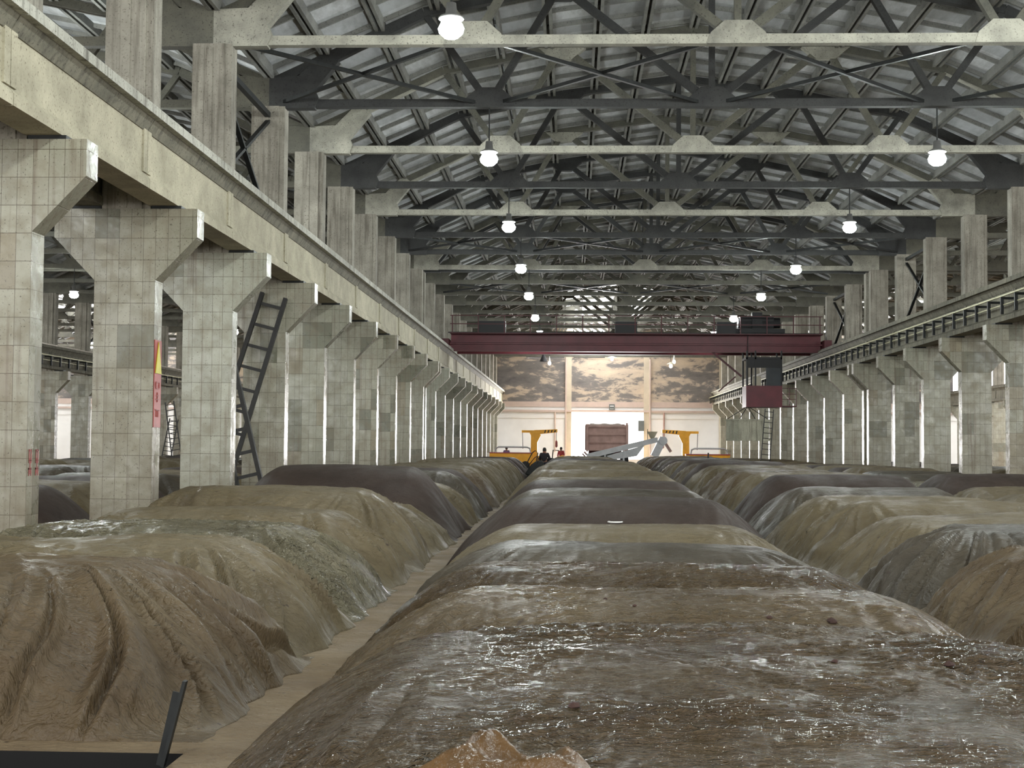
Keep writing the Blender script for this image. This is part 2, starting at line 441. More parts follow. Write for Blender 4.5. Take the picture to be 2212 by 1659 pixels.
mc = cm.mesh('ceiling', M['slab']); mr = rb.mesh('ceiling_ribs', M['slab_rib']); ms = sk.mesh('skylight', M['sky_pane'])
for i, nx in enumerate(NAVES):
    o = bpy.data.objects.new('ceiling', mc); C.objects.link(o); o.location = (nx, 0, 0); struct(o)
    r = bpy.data.objects.new('roof_rib', mr); C.objects.link(r); r.parent = o
    s = bpy.data.objects.new('skylight_pane', ms); C.objects.link(s); s.parent = o
# paving outside the door is the same slab level
# ------------------------------------------------------------------ tiled pillars
CY = [14.1, 20.1, 26.1, 32.1, 38.1, 44.1, 50.1, 56.1, 62.1, 67.6, 73.5, 74.7] + [80.1 + 6 * i for i in range(12)]
def pillar_proto():
    e = empty('tiled_pillar')
    hw, tip = .57, 1.34
    MB().prism([(-hw, 0), (hw, 0), (hw, 4.85), (tip, 5.65), (tip, 6.18), (-tip, 6.18), (-tip, 5.65), (-hw, 4.85)], -.24, .24).obj('pillar_shaft', M['tiles'], e)
    u = MB(); u.box(-.45, .30, -.25, .25, 6.18, 11.0); u.box(.30, .45, -.20, .30, 6.18, 11.0)
    u.box(-.16, .02, -.275, -.25, 6.2, 10.9)
    u.obj('upper_column', M['upper'], e)
    p = MB()
    for s in (-1, 1): p.box(s * .75 - .28, s * .75 + .28, -.22, .22, 6.18, 6.24)
    p.obj('bearing_pad', M['steel_dark'], e)
    return e
PROTO = pillar_proto()
first = True
ordw = ['', 'nearest', 'second', 'third', 'fourth', 'fifth', 'sixth', 'seventh', 'eighth', 'ninth', 'tenth', 'eleventh', 'twelfth', 'thirteenth', 'fourteenth', 'fifteenth', 'sixteenth', 'seventeenth', 'eighteenth', 'nineteenth', 'twentieth', 'twenty-first', 'twenty-second', 'twenty-third', 'twenty-fourth']
LEFT_SAY = {1: 'cut off by the left picture edge', 2: 'with a red and yellow sign on its side', 3: 'with a big grey patch of newer tiles', 4: 'mottled dark, behind the crossed ladders', 5: 'smooth pale and glossy, just beyond the ladders'}
for ri, rx in enumerate(ROWS):
    n = 0
    for y in CY:
        vx = rx * F_PX / y + VX
        if rx > 0 and vx > 2360: continue
        if rx == -8.3 and y < 20: continue
        if rx < -9 and (rx + 1.5) * F_PX / y + VX < -60: continue
        n += 1
        if first: e = PROTO; first = False
        else: e = copy_tree(PROTO)
        e.location = (rx, y, 0)
        if rx == -8.3:
            lab = '%s white-tiled concrete pillar of the left row, %s' % (ordw[n], LEFT_SAY[n]) if n in LEFT_SAY else '%s white-tiled concrete pillar counted from the camera in the left row' % ordw[n]
            tag(e, lab, 'pillar', 'tiled pillars of the left row')
        elif rx == 15.7:
            tag(e, '%s white-tiled concrete pillar counted from the camera in the right row' % ordw[n], 'pillar', 'tiled pillars of the right row')
        elif rx < -8:
            tag(e, 'pale tiled pillar of the neighbouring hall seen through gaps in the left row', 'pillar', 'pillars of the halls to the left')
        else:
            tag(e, 'pale tiled pillar of the neighbouring hall seen through gaps in the right row', 'pillar', 'pillars of the hall to the right')

# ------------------------------------------------------------------ crane beams
HAUNCH = []
def beam_proto():
    sg = MB()
    prof = [(-.25, 0), (.25, 0), (.25, .95), (.25, 1.12), (-.25, 1.12), (-.25, .95)]
    L = 2.985
    sg.box(-.27, .27, -L, L, 0, .16); sg.prism([(-.27, .16), (.27, .16), (.19, .26), (-.19, .26)], -L, L); sg.box(-.19, .19, -L, L, .26, 1.18)
    for yy in (-L + .10, L - .10): sg.box(-.225, .225, yy - .10, yy + .10, .26, 1.18)
    fg = MB(); fg.box(-.46, .46, -L, L, 1.20, 1.36)
    hm = MB(); hm.prism([(-.21, .98), (.21, .98), (.34, 1.20), (-.34, 1.20)], -L, L); HAUNCH.append(hm.mesh('beam_haunch', M['beam_dark']))  # shade and dark staining under the flange, put into the haunch colour
    rl = MB(); rl.box(-.07, .07, -3, 3, 1.36, 1.39); rl.box(-.02, .02, -3, 3, 1.39, 1.47); rl.box(-.04, .04, -3, 3, 1.47, 1.51)
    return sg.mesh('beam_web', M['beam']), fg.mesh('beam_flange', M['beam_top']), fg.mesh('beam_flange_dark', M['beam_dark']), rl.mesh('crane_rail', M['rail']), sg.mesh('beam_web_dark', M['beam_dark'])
bw, bf, bfd, br_, bwd = beam_proto()
bkm = MB(); bkm.box(-.42, .0, -.03, .03, .62, .70); bkm.box(-.44, -.34, -.04, .04, .12, .70); bkm = bkm.mesh('busbar_bracket', M['steel_dark'])
def beam_row(bx, face, label, grp, bus, dark):
    """face=+1: nave side is +x"""
    e = empty('crane_runway_beam', (bx, 0, 6.24)); tag(e, label, 'crane beam', grp)
    ys = [(-3 + 6 * k) + .1 + 6 for k in range(0, 25)]
    for y in ys:
        vx0 = (bx) * F_PX / max(y + 3, 1) + VX
        if y < 8 or vx0 < -400 or vx0 > 2900: continue
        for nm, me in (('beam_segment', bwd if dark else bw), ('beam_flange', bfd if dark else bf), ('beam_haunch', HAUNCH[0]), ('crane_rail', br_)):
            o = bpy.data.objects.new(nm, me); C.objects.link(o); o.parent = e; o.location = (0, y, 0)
    if bus:
        k = 0; y = 30.0
        if bx < 0: y = 62
        b = MB(); s = -1 if face < 0 else 1
        while y < END - 1:
            o = bpy.data.objects.new('busbar_bracket', bkm); C.objects.link(o); o.parent = e; o.location = (s * .25 if s < 0 else .25, y, 0)
            if s > 0: o.rotation_euler = (0, 0, math.pi)
            y += 1.5
        b.box(s * .67 - .03, s * .67 + .03, 20 if bx > 0 else 50, END - .5, .70, .75); b.box(s * .60 - .015, s * .60 + .015, 20 if bx > 0 else 50, END - .5, .42, .45)
        b.obj('busbar', M['busbar'], e)
    return e
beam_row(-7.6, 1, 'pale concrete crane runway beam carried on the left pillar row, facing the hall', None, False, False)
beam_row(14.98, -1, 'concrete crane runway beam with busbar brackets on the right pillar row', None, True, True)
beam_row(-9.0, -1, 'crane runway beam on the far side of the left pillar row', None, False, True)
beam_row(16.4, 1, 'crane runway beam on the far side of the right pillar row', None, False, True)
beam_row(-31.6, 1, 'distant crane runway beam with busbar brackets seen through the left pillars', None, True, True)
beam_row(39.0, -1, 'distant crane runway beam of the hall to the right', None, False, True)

# ------------------------------------------------------------------ roof trusses
B_ = [(-12, 0), (-6, 0), (0, 0), (6, 0), (12, 0)]
T_ = [(-12, .55), (-7.8, 2.5), (-4.1, 3.25), (0, 3.8), (4.1, 3.25), (7.8, 2.5), (12, .55)]
def seg(a, b, w, h): return MB().bar((a[0], 0, a[1]), (b[0], 0, b[1]), w, h)
def truss_parts():
    P = []
    c = MB(); c.box(-11.3, 11.3, -.12, .12, -.11, .11); P.append(('bottom_chord', c))
    t = MB()
    for a, b in zip(T_, T_[1:]): t.bar((a[0], 0, a[1]), (b[0], 0, b[1]), .24, .24)
    P.append(('top_chord', t))
    for a, b, w_ in ((B_[1], T_[1], .18), (B_[1], T_[2], .18), (B_[2], T_[2], .2), (B_[2], T_[4], .2), (B_[3], T_[4], .18), (B_[3], T_[5], .18)):
        P.append(('diagonal', seg(a, b, w_, w_)))
    P.append(('hanger', seg(B_[2], T_[3], .16, .16)))
    for s in (-1, 1):
        h = MB(); poly = [(-12.0, -.14), (-10.75, -.14), (-10.65, .12), (-10.75, .35), (-10.1, 1.15), (-10.5, 1.45), (-11.2, .75), (-12.0, .72)]
        if s > 0: poly = [(-x, z) for x, z in poly][::-1]
        h.prism(poly, -.16, .16)
        h.bar((s * 10.4, 0, 1.2), (s * 7.8, 0, 2.5), .22, .26)
        P.append(('heel_block', h))
    for bx in (-6, 0, 6):
        g = MB(); g.prism([(bx - .7, -.112), (bx + .7, -.112), (bx + .62, .14), (bx + .30, .42), (bx - .30, .42), (bx - .62, .14)], -.145, .145); P.append(('gusset', g))
    for tx, tz in (T_[2], T_[4]):
        g = MB(); g.prism([(tx - .75, tz - .05), (tx - .3, tz - .42), (tx + .3, tz - .42), (tx + .75, tz - .05)], -.14, .14); P.append(('gusset', g))
    return P
TP = [(n, p) for n, p in truss_parts()]
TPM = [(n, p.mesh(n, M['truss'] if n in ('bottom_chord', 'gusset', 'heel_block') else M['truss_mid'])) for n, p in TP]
TPD = [(n, p.mesh(n, M['truss_shaded'])) for n, p in TP]
allm = MB()
for n, p in TP:
    b = len(allm.v); allm.v += p.v; allm.f += [tuple(b + i for i in f) for f in p.f]
ALL = allm.mesh('roof_truss', M['truss_mid'])
TY = [32.1, 38.1, 44.1, 50.1, 56.1, 62.1, 67.6, 73.5, 74.7] + [80.1 + 6 * i for i in range(12)]
for nx in NAVES:
    ys = TY if nx == 3.7 else [y for y in TY]
    if nx == 3.7: ys = [8.1, 14.1, 20.1, 26.1] + ys
    k = 0
    for y in ys:
        if nx == 3.7 and 30 < y < 79:
            k += 1
            e = empty('roof_truss', (nx, y, CH))
            for n, me in (TPM if k in (1, 3, 5, 8) else TPD):  # lit and shaded colours follow how the lamps strike each truss
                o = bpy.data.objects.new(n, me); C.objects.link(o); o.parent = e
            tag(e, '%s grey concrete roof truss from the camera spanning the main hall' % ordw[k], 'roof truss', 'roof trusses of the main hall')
            if k == 1: e['label'] = 'nearest pale concrete roof truss crossing the top of the picture'
        else:
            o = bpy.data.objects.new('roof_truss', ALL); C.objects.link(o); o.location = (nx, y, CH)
            if nx == 3.7 and y < 30: tag(o, 'roof truss above the picture, nearer than the first visible one', 'roof truss', 'overhead trusses out of view')
            elif nx == 3.7: kf = globals().get('kf', 0) + 1; tag(o, '%s distant roof truss of the main hall counted on from the expansion joint' % ordw[kf], 'roof truss', 'distant trusses of the main hall')
            elif nx < 0: tag(o, 'dim roof truss of a neighbouring hall beyond the left pillars', 'roof truss', 'trusses of the halls to the left')
            else: tag(o, 'dim roof truss of the neighbouring hall beyond the right pillars', 'roof truss', 'trusses of the hall to the right')
# cross bracing between bottom chords and between upper columns
def brace(y0, y1, lab):
    e = MB(); z = CH + .02; xs_ = [-8.3, -2.3, 3.7, 9.7, 15.7]
    for a, b in zip(xs_, xs_[1:]):
        e.bar((a + .3, y0, z), (b - .3, y1, z), .09, .09); e.bar((b - .3, y0, z + .02), (a + .3, y1, z + .02), .09, .09)
    tag(e.obj('roof_bracing', M['steel_dark']), lab, 'bracing', 'steel cross bracing under the roof')
brace(32.1, 38.1, 'thin dark steel cross bracing between the two nearest roof trusses')
brace(62.1, 67.6, 'thin dark cross bracing between trusses in the middle of the hall')
brace(80.1, 86.1, 'thin dark cross bracing between trusses just before the red crane')
def vbrace(x, y0, y1, lab):
    e = MB(); z0, z1 = 7.9, 10.6; ym = (y0 + y1) / 2
    e.bar((x, y0 + .2, z1), (x, y1 - .2, z0), .12, .08); e.bar((x, y1 - .2, z1), (x, y0 + .2, z0), .12, .08); e.bar((x, y0 + .2, z1 + .15), (x, y1 - .2, z1 + .15), .14, .14)
    e.bar((x, y0 + .2, z0 - .1), (x, y1 - .2, z0 - .1), .12, .12)
    tag(e.obj('column_bracing', M['steel_dark']), lab, 'bracing', 'steel X braces between upper columns')
vbrace(-8.3, 32.1, 38.1, 'dark steel X brace between upper columns of the left row, upper left')
vbrace(15.7, 62.1, 67.6, 'dark steel X brace between upper columns of the right row')
vbrace(-32.3, 92.1, 98.1, 'dark steel X brace against a bright window seen through the left pillars')
vbrace(15.7, 80.1, 86.1, 'dark steel X brace above the right end of the red crane')

# ------------------------------------------------------------------ lamps
def lamp_proto():
    e = empty('high_bay_lamp')
    MB().lathe([(.02, .34), (.09, .32), (.11, .12), (.21, .07), (.24, .02), (.225, .02), (.19, .06), (.02, .08)], 24).obj('lamp_shade', M['lamp_metal'], e, smooth=True)
    MB().lathe([(.215, .02), (.225, .012), (.13, .010), (.12, .02)], 24).obj('reflector_ring', M['lamp_ring'], e)
    MB().lathe([(.01, -.34), (.13, -.33), (.22, -.25), (.245, -.16), (.20, -.06), (.12, -.015), (.01, -.012)], 12).obj('bulb', M['lamp_glow'], e, smooth=True)
    MB().tube([(0, 0, .33), (0, 0, 1.3)], .02, 6).obj('rod', M['steel_dark'], e)
    return e
LP = lamp_proto(); used = False
def lamp(x, y, z, label, grp, power=LAMP_W, mesh=True):
    global used
    if mesh:
        if not used: e = LP; used = True
        else: e = copy_tree(LP)
        e.location = (x, y, z); tag(e, label, 'lamp', grp)
    else:
        l = bpy.data.lights.new('lamp_light', 'POINT'); l.energy = power * (.55 if y < 10 else .85); l.color = LAMP_COL; l.shadow_soft_size = .2
        a = bpy.data.objects.new('lamp_light', l); a.location = (x, y, z - .15); C.objects.link(a)
nl = nr = 0
for x, y in MAIN_LAMPS:
    if y < 20 or (x > 0 and y < 30):
        lamp(x, y, 9.75, 'lit lamp', None, mesh=False); continue
    if x < 0: nl += 1; lamp(x, y, 9.75, '%s glowing high bay lamp from the camera in the left line' % ordw[nl], 'lit lamps hanging under the trusses, left line')
    else: nr += 1; lamp(x, y, 9.75, '%s glowing high bay lamp from the camera in the right line' % ordw[nr], 'lit lamps hanging under the trusses, right line')
lamp(-26.3, 73.55, 9.75, 'lit lamp glowing between the second pillar and the left edge, neighbouring hall', None)
lamp(-23.6, 98.1, 9.75, 'lit lamp glowing beside the crossed ladders, in the neighbouring hall', None)
for x, y in ((-20.3, 2), (-20.3, 20), (-14.3, 38), (-20.3, 56), (27.7, 8), (21.7, 32), (27.7, 56), (27.7, 86), (-44.3, 80)):
    lamp(x, y, 9.75, '', None, LAMP_W * .9, mesh=False)

# ------------------------------------------------------------------ covered piles
def pile_mesh(name, W, L, H, nx, ny, seed, mat, pleat=.05, lump=.05, valley=.32, crk=0.0):
    U = np.linspace(-1, 1, nx); U = np.sign(U) * (1 - (1 - np.abs(U)) ** 1.25); V = np.linspace(-1.14, 1.14, ny)
    u, v = np.meshgrid(U, V, indexing='ij'); a = np.abs(u); vv = np.abs(v)
    ypre = v * L / 2
    rim = 1 + .06 * (fbm(ypre * 1.6, u * .4, seed) - .5) * 2 + .02 * (vn(ypre * 7, u * 1, seed + 9) - .5)
    x = u * W / 2 * (1 + (rim - 1) * sst(.5, 1, a)); y = ypre.copy()
    px = (1 - (1 - np.clip((1 - a) / .46, 0, 1)) ** 1.7) * (1 - .06 * a ** 2)
    k = valley + (1 - valley) * sst(.3, 1.0, a)
    pv = 1 - k * np.clip(vv, 0, 1) ** 2.3
    pv = pv * (1 - np.clip((vv - 1) / .14, 0, 1))
    z = H * px * np.clip(pv, 0, 1)
    z = z + lump * (fbm(x * .8, y * 1.3, seed + 4) - .5) * 2 * px * np.clip(pv * 2, 0, 1)
    # pleats fanning out from each end of the crest
    q = np.abs(x) - (W / 2 - 1.35); th = np.arctan2(y, np.maximum(q, 1e-4)); rr = np.sqrt(np.maximum(q, 0) ** 2 + y ** 2)
    t = np.where(q > 0, th, np.sign(y) * (math.pi / 2 + np.abs(q) * .75)); sgn = np.sign(x) * 3.1
    warp = (vn(x * .75, y * .75, seed + 11) - .5) * 1.5 + (vn(x * 2.3, y * 2.3, seed + 12) - .5) * .12
    r1 = 1 - np.abs(2 * vn(t * 3.6 + warp * 1.5 + sgn, rr * .35, seed + 13) - 1)
    r2 = 1 - np.abs(2 * vn(t * 8.5 + warp * 3 + sgn, rr * .5, seed + 17) - 1)
    r3 = 1 - np.abs(2 * vn(x * 3 + warp * 3, y * 6.5, seed + 19) - 1)
    amp = sst(.25, 1.1, rr) * sst(.0, .25, np.clip(z, 0, 9) + .05) * (.3 + .7 * sst(-.4, .6, q))
    r4 = 1 - np.abs(2 * vn(t * 5.2 + warp * 2.2 - sgn, rr * .3, seed + 23) - 1)
    d = pleat * ((r1 ** 2.5) * 1.5 + (r2 ** 3) * 1.0 - (r4 ** 9) * 1.5) * amp + pleat * .25 * r3 ** 2 * sst(0, .2, z)
    if crk:
        wx = (fbm(x * 2.2, y * 2.2, seed + 31) - .5) * 5
        c1 = 1 - np.abs(2 * vn(x * 6.5 + y * 3 + wx, y * 17 - x * 2.5 + wx, seed + 33) - 1)
        c2 = 1 - np.abs(2 * vn(x * 13 - y * 4 + wx, y * 30 + x * 3 - wx, seed + 37) - 1)
        mask = .35 + .65 * sst(.35, .6, fbm(x * .9, y * .9, seed + 35))
        d = d + crk * (c1 ** 2 + .5 * c2 ** 2) * mask * sst(0, .15, z)
    steep = sst(.55, 1, a); d = d * (.25 + .75 * sst(0, .14, 1 - a))
    z = z + d * (1 - .4 * steep); x = x + np.sign(x) * d * .7 * steep
    y = y + np.sign(y) * d * .5 * sst(.6, 1, vv)
    z = np.where((a > .999) | (vv > 1.139), -.03, np.maximum(z, .004))
    m = bpy.data.meshes.new(name)
    co = np.stack([x, y, z], -1).reshape(-1, 3).astype(np.float32)
    i = np.arange(nx - 1)[:, None] * ny + np.arange(ny - 1)[None, :]
    fq = np.stack([i, i + ny, i + ny + 1, i + 1], -1).reshape(-1, 4)
    m.vertices.add(len(co)); m.vertices.foreach_set('co', co.ravel())
    m.loops.add(fq.size); m.loops.foreach_set('vertex_index', fq.ravel().astype(np.int32))
    m.polygons.add(len(fq)); m.polygons.foreach_set('loop_start', (np.arange(len(fq)) * 4).astype(np.int32)); m.polygons.foreach_set('loop_total', np.full(len(fq), 4, np.int32))
    m.polygons.foreach_set('use_smooth', np.ones(len(fq), bool))
    m.update(calc_edges=True); m.validate(); m.materials.append(mat)
    return m
def place_pile(me, x, y, label, grp, sz=1.0, rz=0.0, sy=1.0, name='covered_pile'):
    o = bpy.data.objects.new(name, me); C.objects.link(o); o.location = (x, y, 0); o.rotation_euler = (0, 0, rz); o.scale = (1, sy, sz)
    tag(o, label, 'covered pile', grp); return o
rnd = random.Random(5)
WP = 4.95
FM = {'w': 'film_wet', 'n': 'film_near', 'm': 'film_mud', 'b': 'film_brown', 's': 'film_shiny', 'g': 'film_grey', 'd': 'mash_dark'}
# row: (z centre, length, height, film, valley, pleat, label)
ROW_L = [(10.55, 3.1, 1.0, 'b', .35, .075, 'nearest muddy film-covered pile of the left row, deep folds fanning down its front'),
 (13.55, 3.05, .97, 'm', .35, .065, 'second film-covered pile of the left row, long pleats down its rounded end'),
 (16.4, 2.9, .96, 's', .38, .06, 'left-row pile with a patch of shiny crumpled film, third from the camera'),
 (19.3, 2.9, .99, 'm', .4, .05, 'fourth film-covered pile of the left row, grey-brown and pleated'),
 (22.4, 3.1, 1.2, 'm', .5, .05, 'high pale brown pile of the left row in front of the dark bare one'),
 (25.6, 3.0, .84, 'm', .5, .06, 'low folded film end peeping out in front of the dark bare pile, left row'),
 (29.8, 4.6, 1.42, 'd', .75, .006, 'tall smooth dark brown bare pile of the left row'),
 (33.8, 3.1, 1.02, 'm', .45, .06, 'folded pale pile right behind the dark bare one, left row'),
 (36.9, 3.1, 1.22, 'g', .4, .06, 'grey glossy pile, second behind the dark bare one, left row')]
ROW_C = [(6.5, 4.7, .96, 'n', .22, .018, 'huge nearest pile of the centre row, crinkled glittering film filling the foreground'),
 (9.9, 2.7, .90, 'w', .42, .03, 'second pile of the centre row, wet glints along its crest'),
 (12.7, 2.8, .86, 'n', .42, .03, 'third pile of the centre row, brown with glints on its left'),
 (15.5, 2.8, .84, 'g', .42, .04, 'fourth pile of the centre row, greenish brown film with dark wrinkles'),
 (18.4, 2.8, .88, 'm', .42, .03, 'fifth pile of the centre row, low and just before the dark one'),
 (21.8, 3.9, 1.09, 'd', .5, .015, 'large dark blackish pile with small light rings on it, centre row'),
 (25.3, 3.0, 1.13, 'g', .35, .02, 'grey pile directly behind the dark ringed one, centre row'),
 (28.4, 3.1, 1.18, 'd', .35, .012, 'smooth dark grey pile, second behind the ringed one, centre row'),
 (31.5, 3.1, 1.22, 'm', .35, .02, 'olive brown pile, third behind the ringed one, centre row')]
ROW_R = [(8.2, 3.0, .86, 'b', .35, .05, 'pile at the right picture edge, its folded slope barely in view'),
 (11.4, 3.1, .86, 'b', .4, .075, 'nearest pile of the right row, coarse folds at the right picture edge'),
 (14.5, 3.1, .92, 'b', .4, .06, 'second pile of the right row, brown slope ending in a bunched corner'),
 (17.5, 3.0, .98, 'g', .4, .075, 'third pile of the right row with deep grey pleats down its end'),
 (20.5, 3.0, .96, 'm', .45, .035, 'fourth pile of the right row, smooth rounded brown end'),
 (23.5, 3.0, 1.02, 'm', .45, .05, 'fifth pile of the right row, shiny streaks on its sloping end'),
 (26.5, 3.0, 1.0, 'm', .45, .045, 'sixth pile of the right row, dull with fine ripples at its foot'),
 (29.6, 3.1, 1.1, 'g', .45, .03, 'seventh pile of the right row, dark grey and smooth'),
 (33.0, 3.6, 1.25, 'd', .5, .012, 'dark smooth tall pile of the right row, eighth from the camera'),
 (36.2, 3.1, 1.25, 'm', .4, .05, 'olive pile right behind the dark one, right row')]
ROW_Q = [(29.2, 3.0, .9, 'm', .4, .04, 'low pile close to the right edge, outermost row'),
 (32.2, 3.0, .92, 'm', .4, .04, 'second low brown pile from the right edge, outermost row'),
 (35.4, 3.1, .96, 'm', .4, .04, 'brown creased pile in front of the dark one, outermost right row'),
 (38.9, 3.9, 1.19, 'd', .6, .012, 'dark arched pile with a grey sheen near the right edge'),
 (42.0, 3.1, .95, 's', .4, .04, 'pile with a light streak behind the dark arched one, outermost right row')]
def near_row(xc, rows, rown, sd):
    rows = [(a, b, c - (.05 if f != 'd' else .01), f, v + .06, p, l) for a, b, c, f, v, p, l in rows]
    for i, (yc, L, H, f, val, pl, lab) in enumerate(rows):
        d = max(yc, 6); nx, ny = (260, 190) if d < 12 else ((200, 130) if d < 24 else (120, 70))
        if yc < 7: nx, ny = 520, 470
        elif f == 'n': nx, ny = 330, 240
        me = pile_mesh('covered_pile', WP, L * 1.02, H, nx, ny, sd + i * 3, M[FM[f]], pl * (1.35 if pl > .04 else 1), .05 if f != 'd' else .015, val, {'n': .018, 's': .020, 'w': .014}.get(f, .005))
        place_pile(me, xc, yc, lab, rown)
near_row(-4.72, ROW_L, 'film-covered piles of the left row', 3)
near_row(.68, ROW_C, 'film-covered piles of the centre row', 41)
near_row(6.08, ROW_R, 'film-covered piles of the right row', 83)
near_row(11.35, ROW_Q, 'film-covered piles of the outermost right row', 121)
FAR = []
for i in range(10):
    f = 'mgmmdgmbmd'[i]
    FAR.append(pile_mesh('covered_pile', WP, 3.12, 1.0, 90, 44, 200 + i * 5, M[FM[f]], .012 if f == 'd' else .06, .04, .42))
def far_row(xc, y0, y1, h0, lab, grp):
    y = y0; k = 0
    while y < y1:
        k += 1
        place_pile(FAR[rnd.randrange(10)], xc + rnd.uniform(-.05, .05), y, (ordw[k] + ' ' + lab) if 'row' in lab else lab, grp, h0 * rnd.uniform(.93, 1.05), math.pi * rnd.randrange(2), 1.0)
        y += 3.08
far_row(-4.72, 40.0, 83, 1.22, 'distant mud-coloured pile beyond the nine near ones of the left row', 'distant piles of the left row')
far_row(.68, 34.6, 78, 1.27, 'distant mud-coloured pile beyond the olive one of the centre row', 'distant piles of the centre row')
far_row(6.08, 39.3, 90, 1.27, 'distant mud-coloured pile beyond the olive one of the right row', 'distant piles of the right row')
far_row(11.35, 45.0, 96, 1.12, 'distant pile beyond the light-streaked one of the outermost right row', 'distant piles of the outermost right row')
far_row(18.6, 55.0, 96, 1.05, 'pile in the hall to the right, beyond the right pillars', 'piles beyond the right pillars')
far_row(-11.7, 27.0, 90, 1.05, 'pile just beyond the left pillars, in the hall to the left', 'piles of the first row beyond the left pillars')
far_row(-17.1, 40.0, 90, 1.12, 'pile of the second line beyond the left pillars', 'piles of the second row beyond the left pillars')
far_row(-22.5, 54.0, 90, 1.12, 'pile of the third line beyond the left pillars', 'piles of the third row beyond the left pillars')

def at(px, py, Y):
    """world point on the pixel ray at depth Y"""
    d = Vector(((px - W_PX / 2), -(py - H_PX / 2), -F_PX)); wd = R_cam @ d
    return Vector((0, 0, CAM_Z)) + wd * (Y / wd.y)


dg = bpy.context.evaluated_depsgraph_get()
def hit(px, py):
    d = (R_cam @ Vector(((px - W_PX / 2), -(py - H_PX / 2), -F_PX))).normalized()
    ok, p, n, *_ = sc.ray_cast(dg, Vector((0, 0, CAM_Z)), d)
    return p if ok else at(px, py, 10)

# ------------------------------------------------------------------ small things on the piles
M['mash_clod'] = simple('clod_dark', (58, 38, 32), .9, 0, .3, 10)
def ring(px, py, r, lab):
    p = hit(px, py)
    pts = [(r * math.cos(a), r * .8 * math.sin(a), 0) for a in [2 * math.pi * k / 14 for k in range(15)]]
    tag(MB().tube(pts, .012, 6).obj('white_ring', M['white'], loc=p + Vector((0, 0, .01)), smooth=True), lab, 'ring')
def clod(px, py, r, lab, seed):
    rr = random.Random(seed); mb = MB(); p = hit(px, py)
    mb.lathe([(r * .2, -r * .5), (r * .9, -r * .3), (r, 0), (r * .6, r * .45), (r * .1, r * .6)], 9)
    mb.v = [(x * rr.uniform(.7, 1.3), y * rr.uniform(.7, 1.3), z * rr.uniform(.8, 1.2)) for x, y, z in mb.v]
    tag(mb.obj('mash_clod', M['mash_clod'], loc=p + Vector((0, 0, r * .2))), lab, 'clod', 'dark clods lying on the film')
ring(1329, 1129, .10, 'small white ring lying on the dark pile of the centre row')
clod(1797, 1344, .034, 'largest dark clod on the second pile of the centre row, right part', 1)
clod(1662, 1335, .02, 'small dark crumb left of the largest clod', 2)
clod(1371, 1309, .013, 'tiny dark crumb on the crest of the second centre pile', 3)
clod(2050, 1437, .022, 'dark clod on the huge near pile close to the right edge', 4)
clod(1803, 1430, .016, 'flat dark crumb on the near pile below the largest clod', 5)
clod(1240, 1527, .024, 'torn brown lump in the middle of the huge near pile', 6)
clod(1308, 1294, .013, 'narrow dark crumb on the second centre pile, left of middle', 7)

# crumpled tan plastic at the bottom edge
def crumple(name, x0, y0, sx, sy, base, h, seed, mat, parent=None):
    n = 70; X, Y = np.meshgrid(np.linspace(-1, 1, n), np.linspace(-1, 1, n), indexing='ij')
    r = np.sqrt(X ** 2 + Y ** 2); wob = .8 + .3 * vn(np.arctan2(Y, X) * 1.6 + 9, r, seed)
    e = np.clip(1 - (r / wob) ** 2, 0, 1)
    z = h * e ** .5 * (.35 + .9 * (1 - np.abs(2 * vn(X * 2.3 + Y, Y * 2.1 - X * .4, seed) - 1)) ** 1.5) + .02 * (1 - np.abs(2 * vn(X * 7, Y * 7, seed + 4) - 1)) * e
    co = np.stack([X * sx, Y * sy, z + np.where(e > 0, 0, -.05)], -1).reshape(-1, 3)
    f = [(i * n + j, (i + 1) * n + j, (i + 1) * n + j + 1, i * n + j + 1) for i in range(n - 1) for j in range(n - 1)]
    m = bpy.data.meshes.new(name); m.from_pydata(co.tolist(), [], f); m.update(); m.polygons.foreach_set('use_smooth', [True] * len(f)); m.materials.append(mat)
    o = bpy.data.objects.new(name, m); C.objects.link(o); o.location = (x0, y0, base)
    if parent: o.parent = parent
    return o
q = hit(1085, 1650)
tag(crumple('crumpled_plastic', q.x, q.y - .1, .34, .32, q.z - .07, .15, 77, M['tan_plastic']), 'crumpled tan brown plastic bunched at the bottom edge on the near pile', 'plastic sheet')
# steel angle post beside the pit
e = empty('steel_post', at(352, 1655, 8.3)); tag(e, 'dark steel post leaning beside the black pit at bottom left', 'post')
b0 = at(352, 1655, 8.3); b1 = at(400, 1482, 8.3); b0.z -= .03
MB().bar((0, 0, 0), b1 - b0, .055, .02).obj('post_flange', M['steel_dark'], e)
b2 = at(383, 1506, 8.32); MB().bar((-.02, .02, 0), b2 - b0, .02, .05).obj('post_flange', M['steel_dark'], e)

# ------------------------------------------------------------------ wooden ladders
def ladder(a, b, wid, n, r, lab, grp=None, yk=0):
    """a,b: foot and head midpoints"""
    a = Vector(a); b = Vector(b); e = empty('ladder', a); d = b - a; dn = d.normalized()
    s = dn.cross(Vector((0, 1, 0))).normalized() * wid / 2
    for sg in (-1, 1):
        MB().bar(s * sg * 1.05, d + s * sg * .95, r, r * 1.3, (0, 1, 0)).obj('side_rail', M['wood_dark'], e)
    for k in range(n):
        p = d * ((k + .7) / (n + .2)); MB().bar(p - s * 1.04, p + s * 1.04, r * .8, r * .8, (0, 1, 0)).obj('rung', M['wood_dark'], e)
    tag(e, lab, 'ladder', grp); return e
ladder((-9.5, 36.6, .05), (-8.03, 37.72, 5.82), .68, 10, .105, 'dark wooden ladder leaning up to the right against the fourth left pillar')
ladder((-7.95, 35.6, .05), (-9.05, 35.4, 4.75), .60, 8, .105, 'dark wooden ladder leaning up to the left, crossing in front of the taller one')
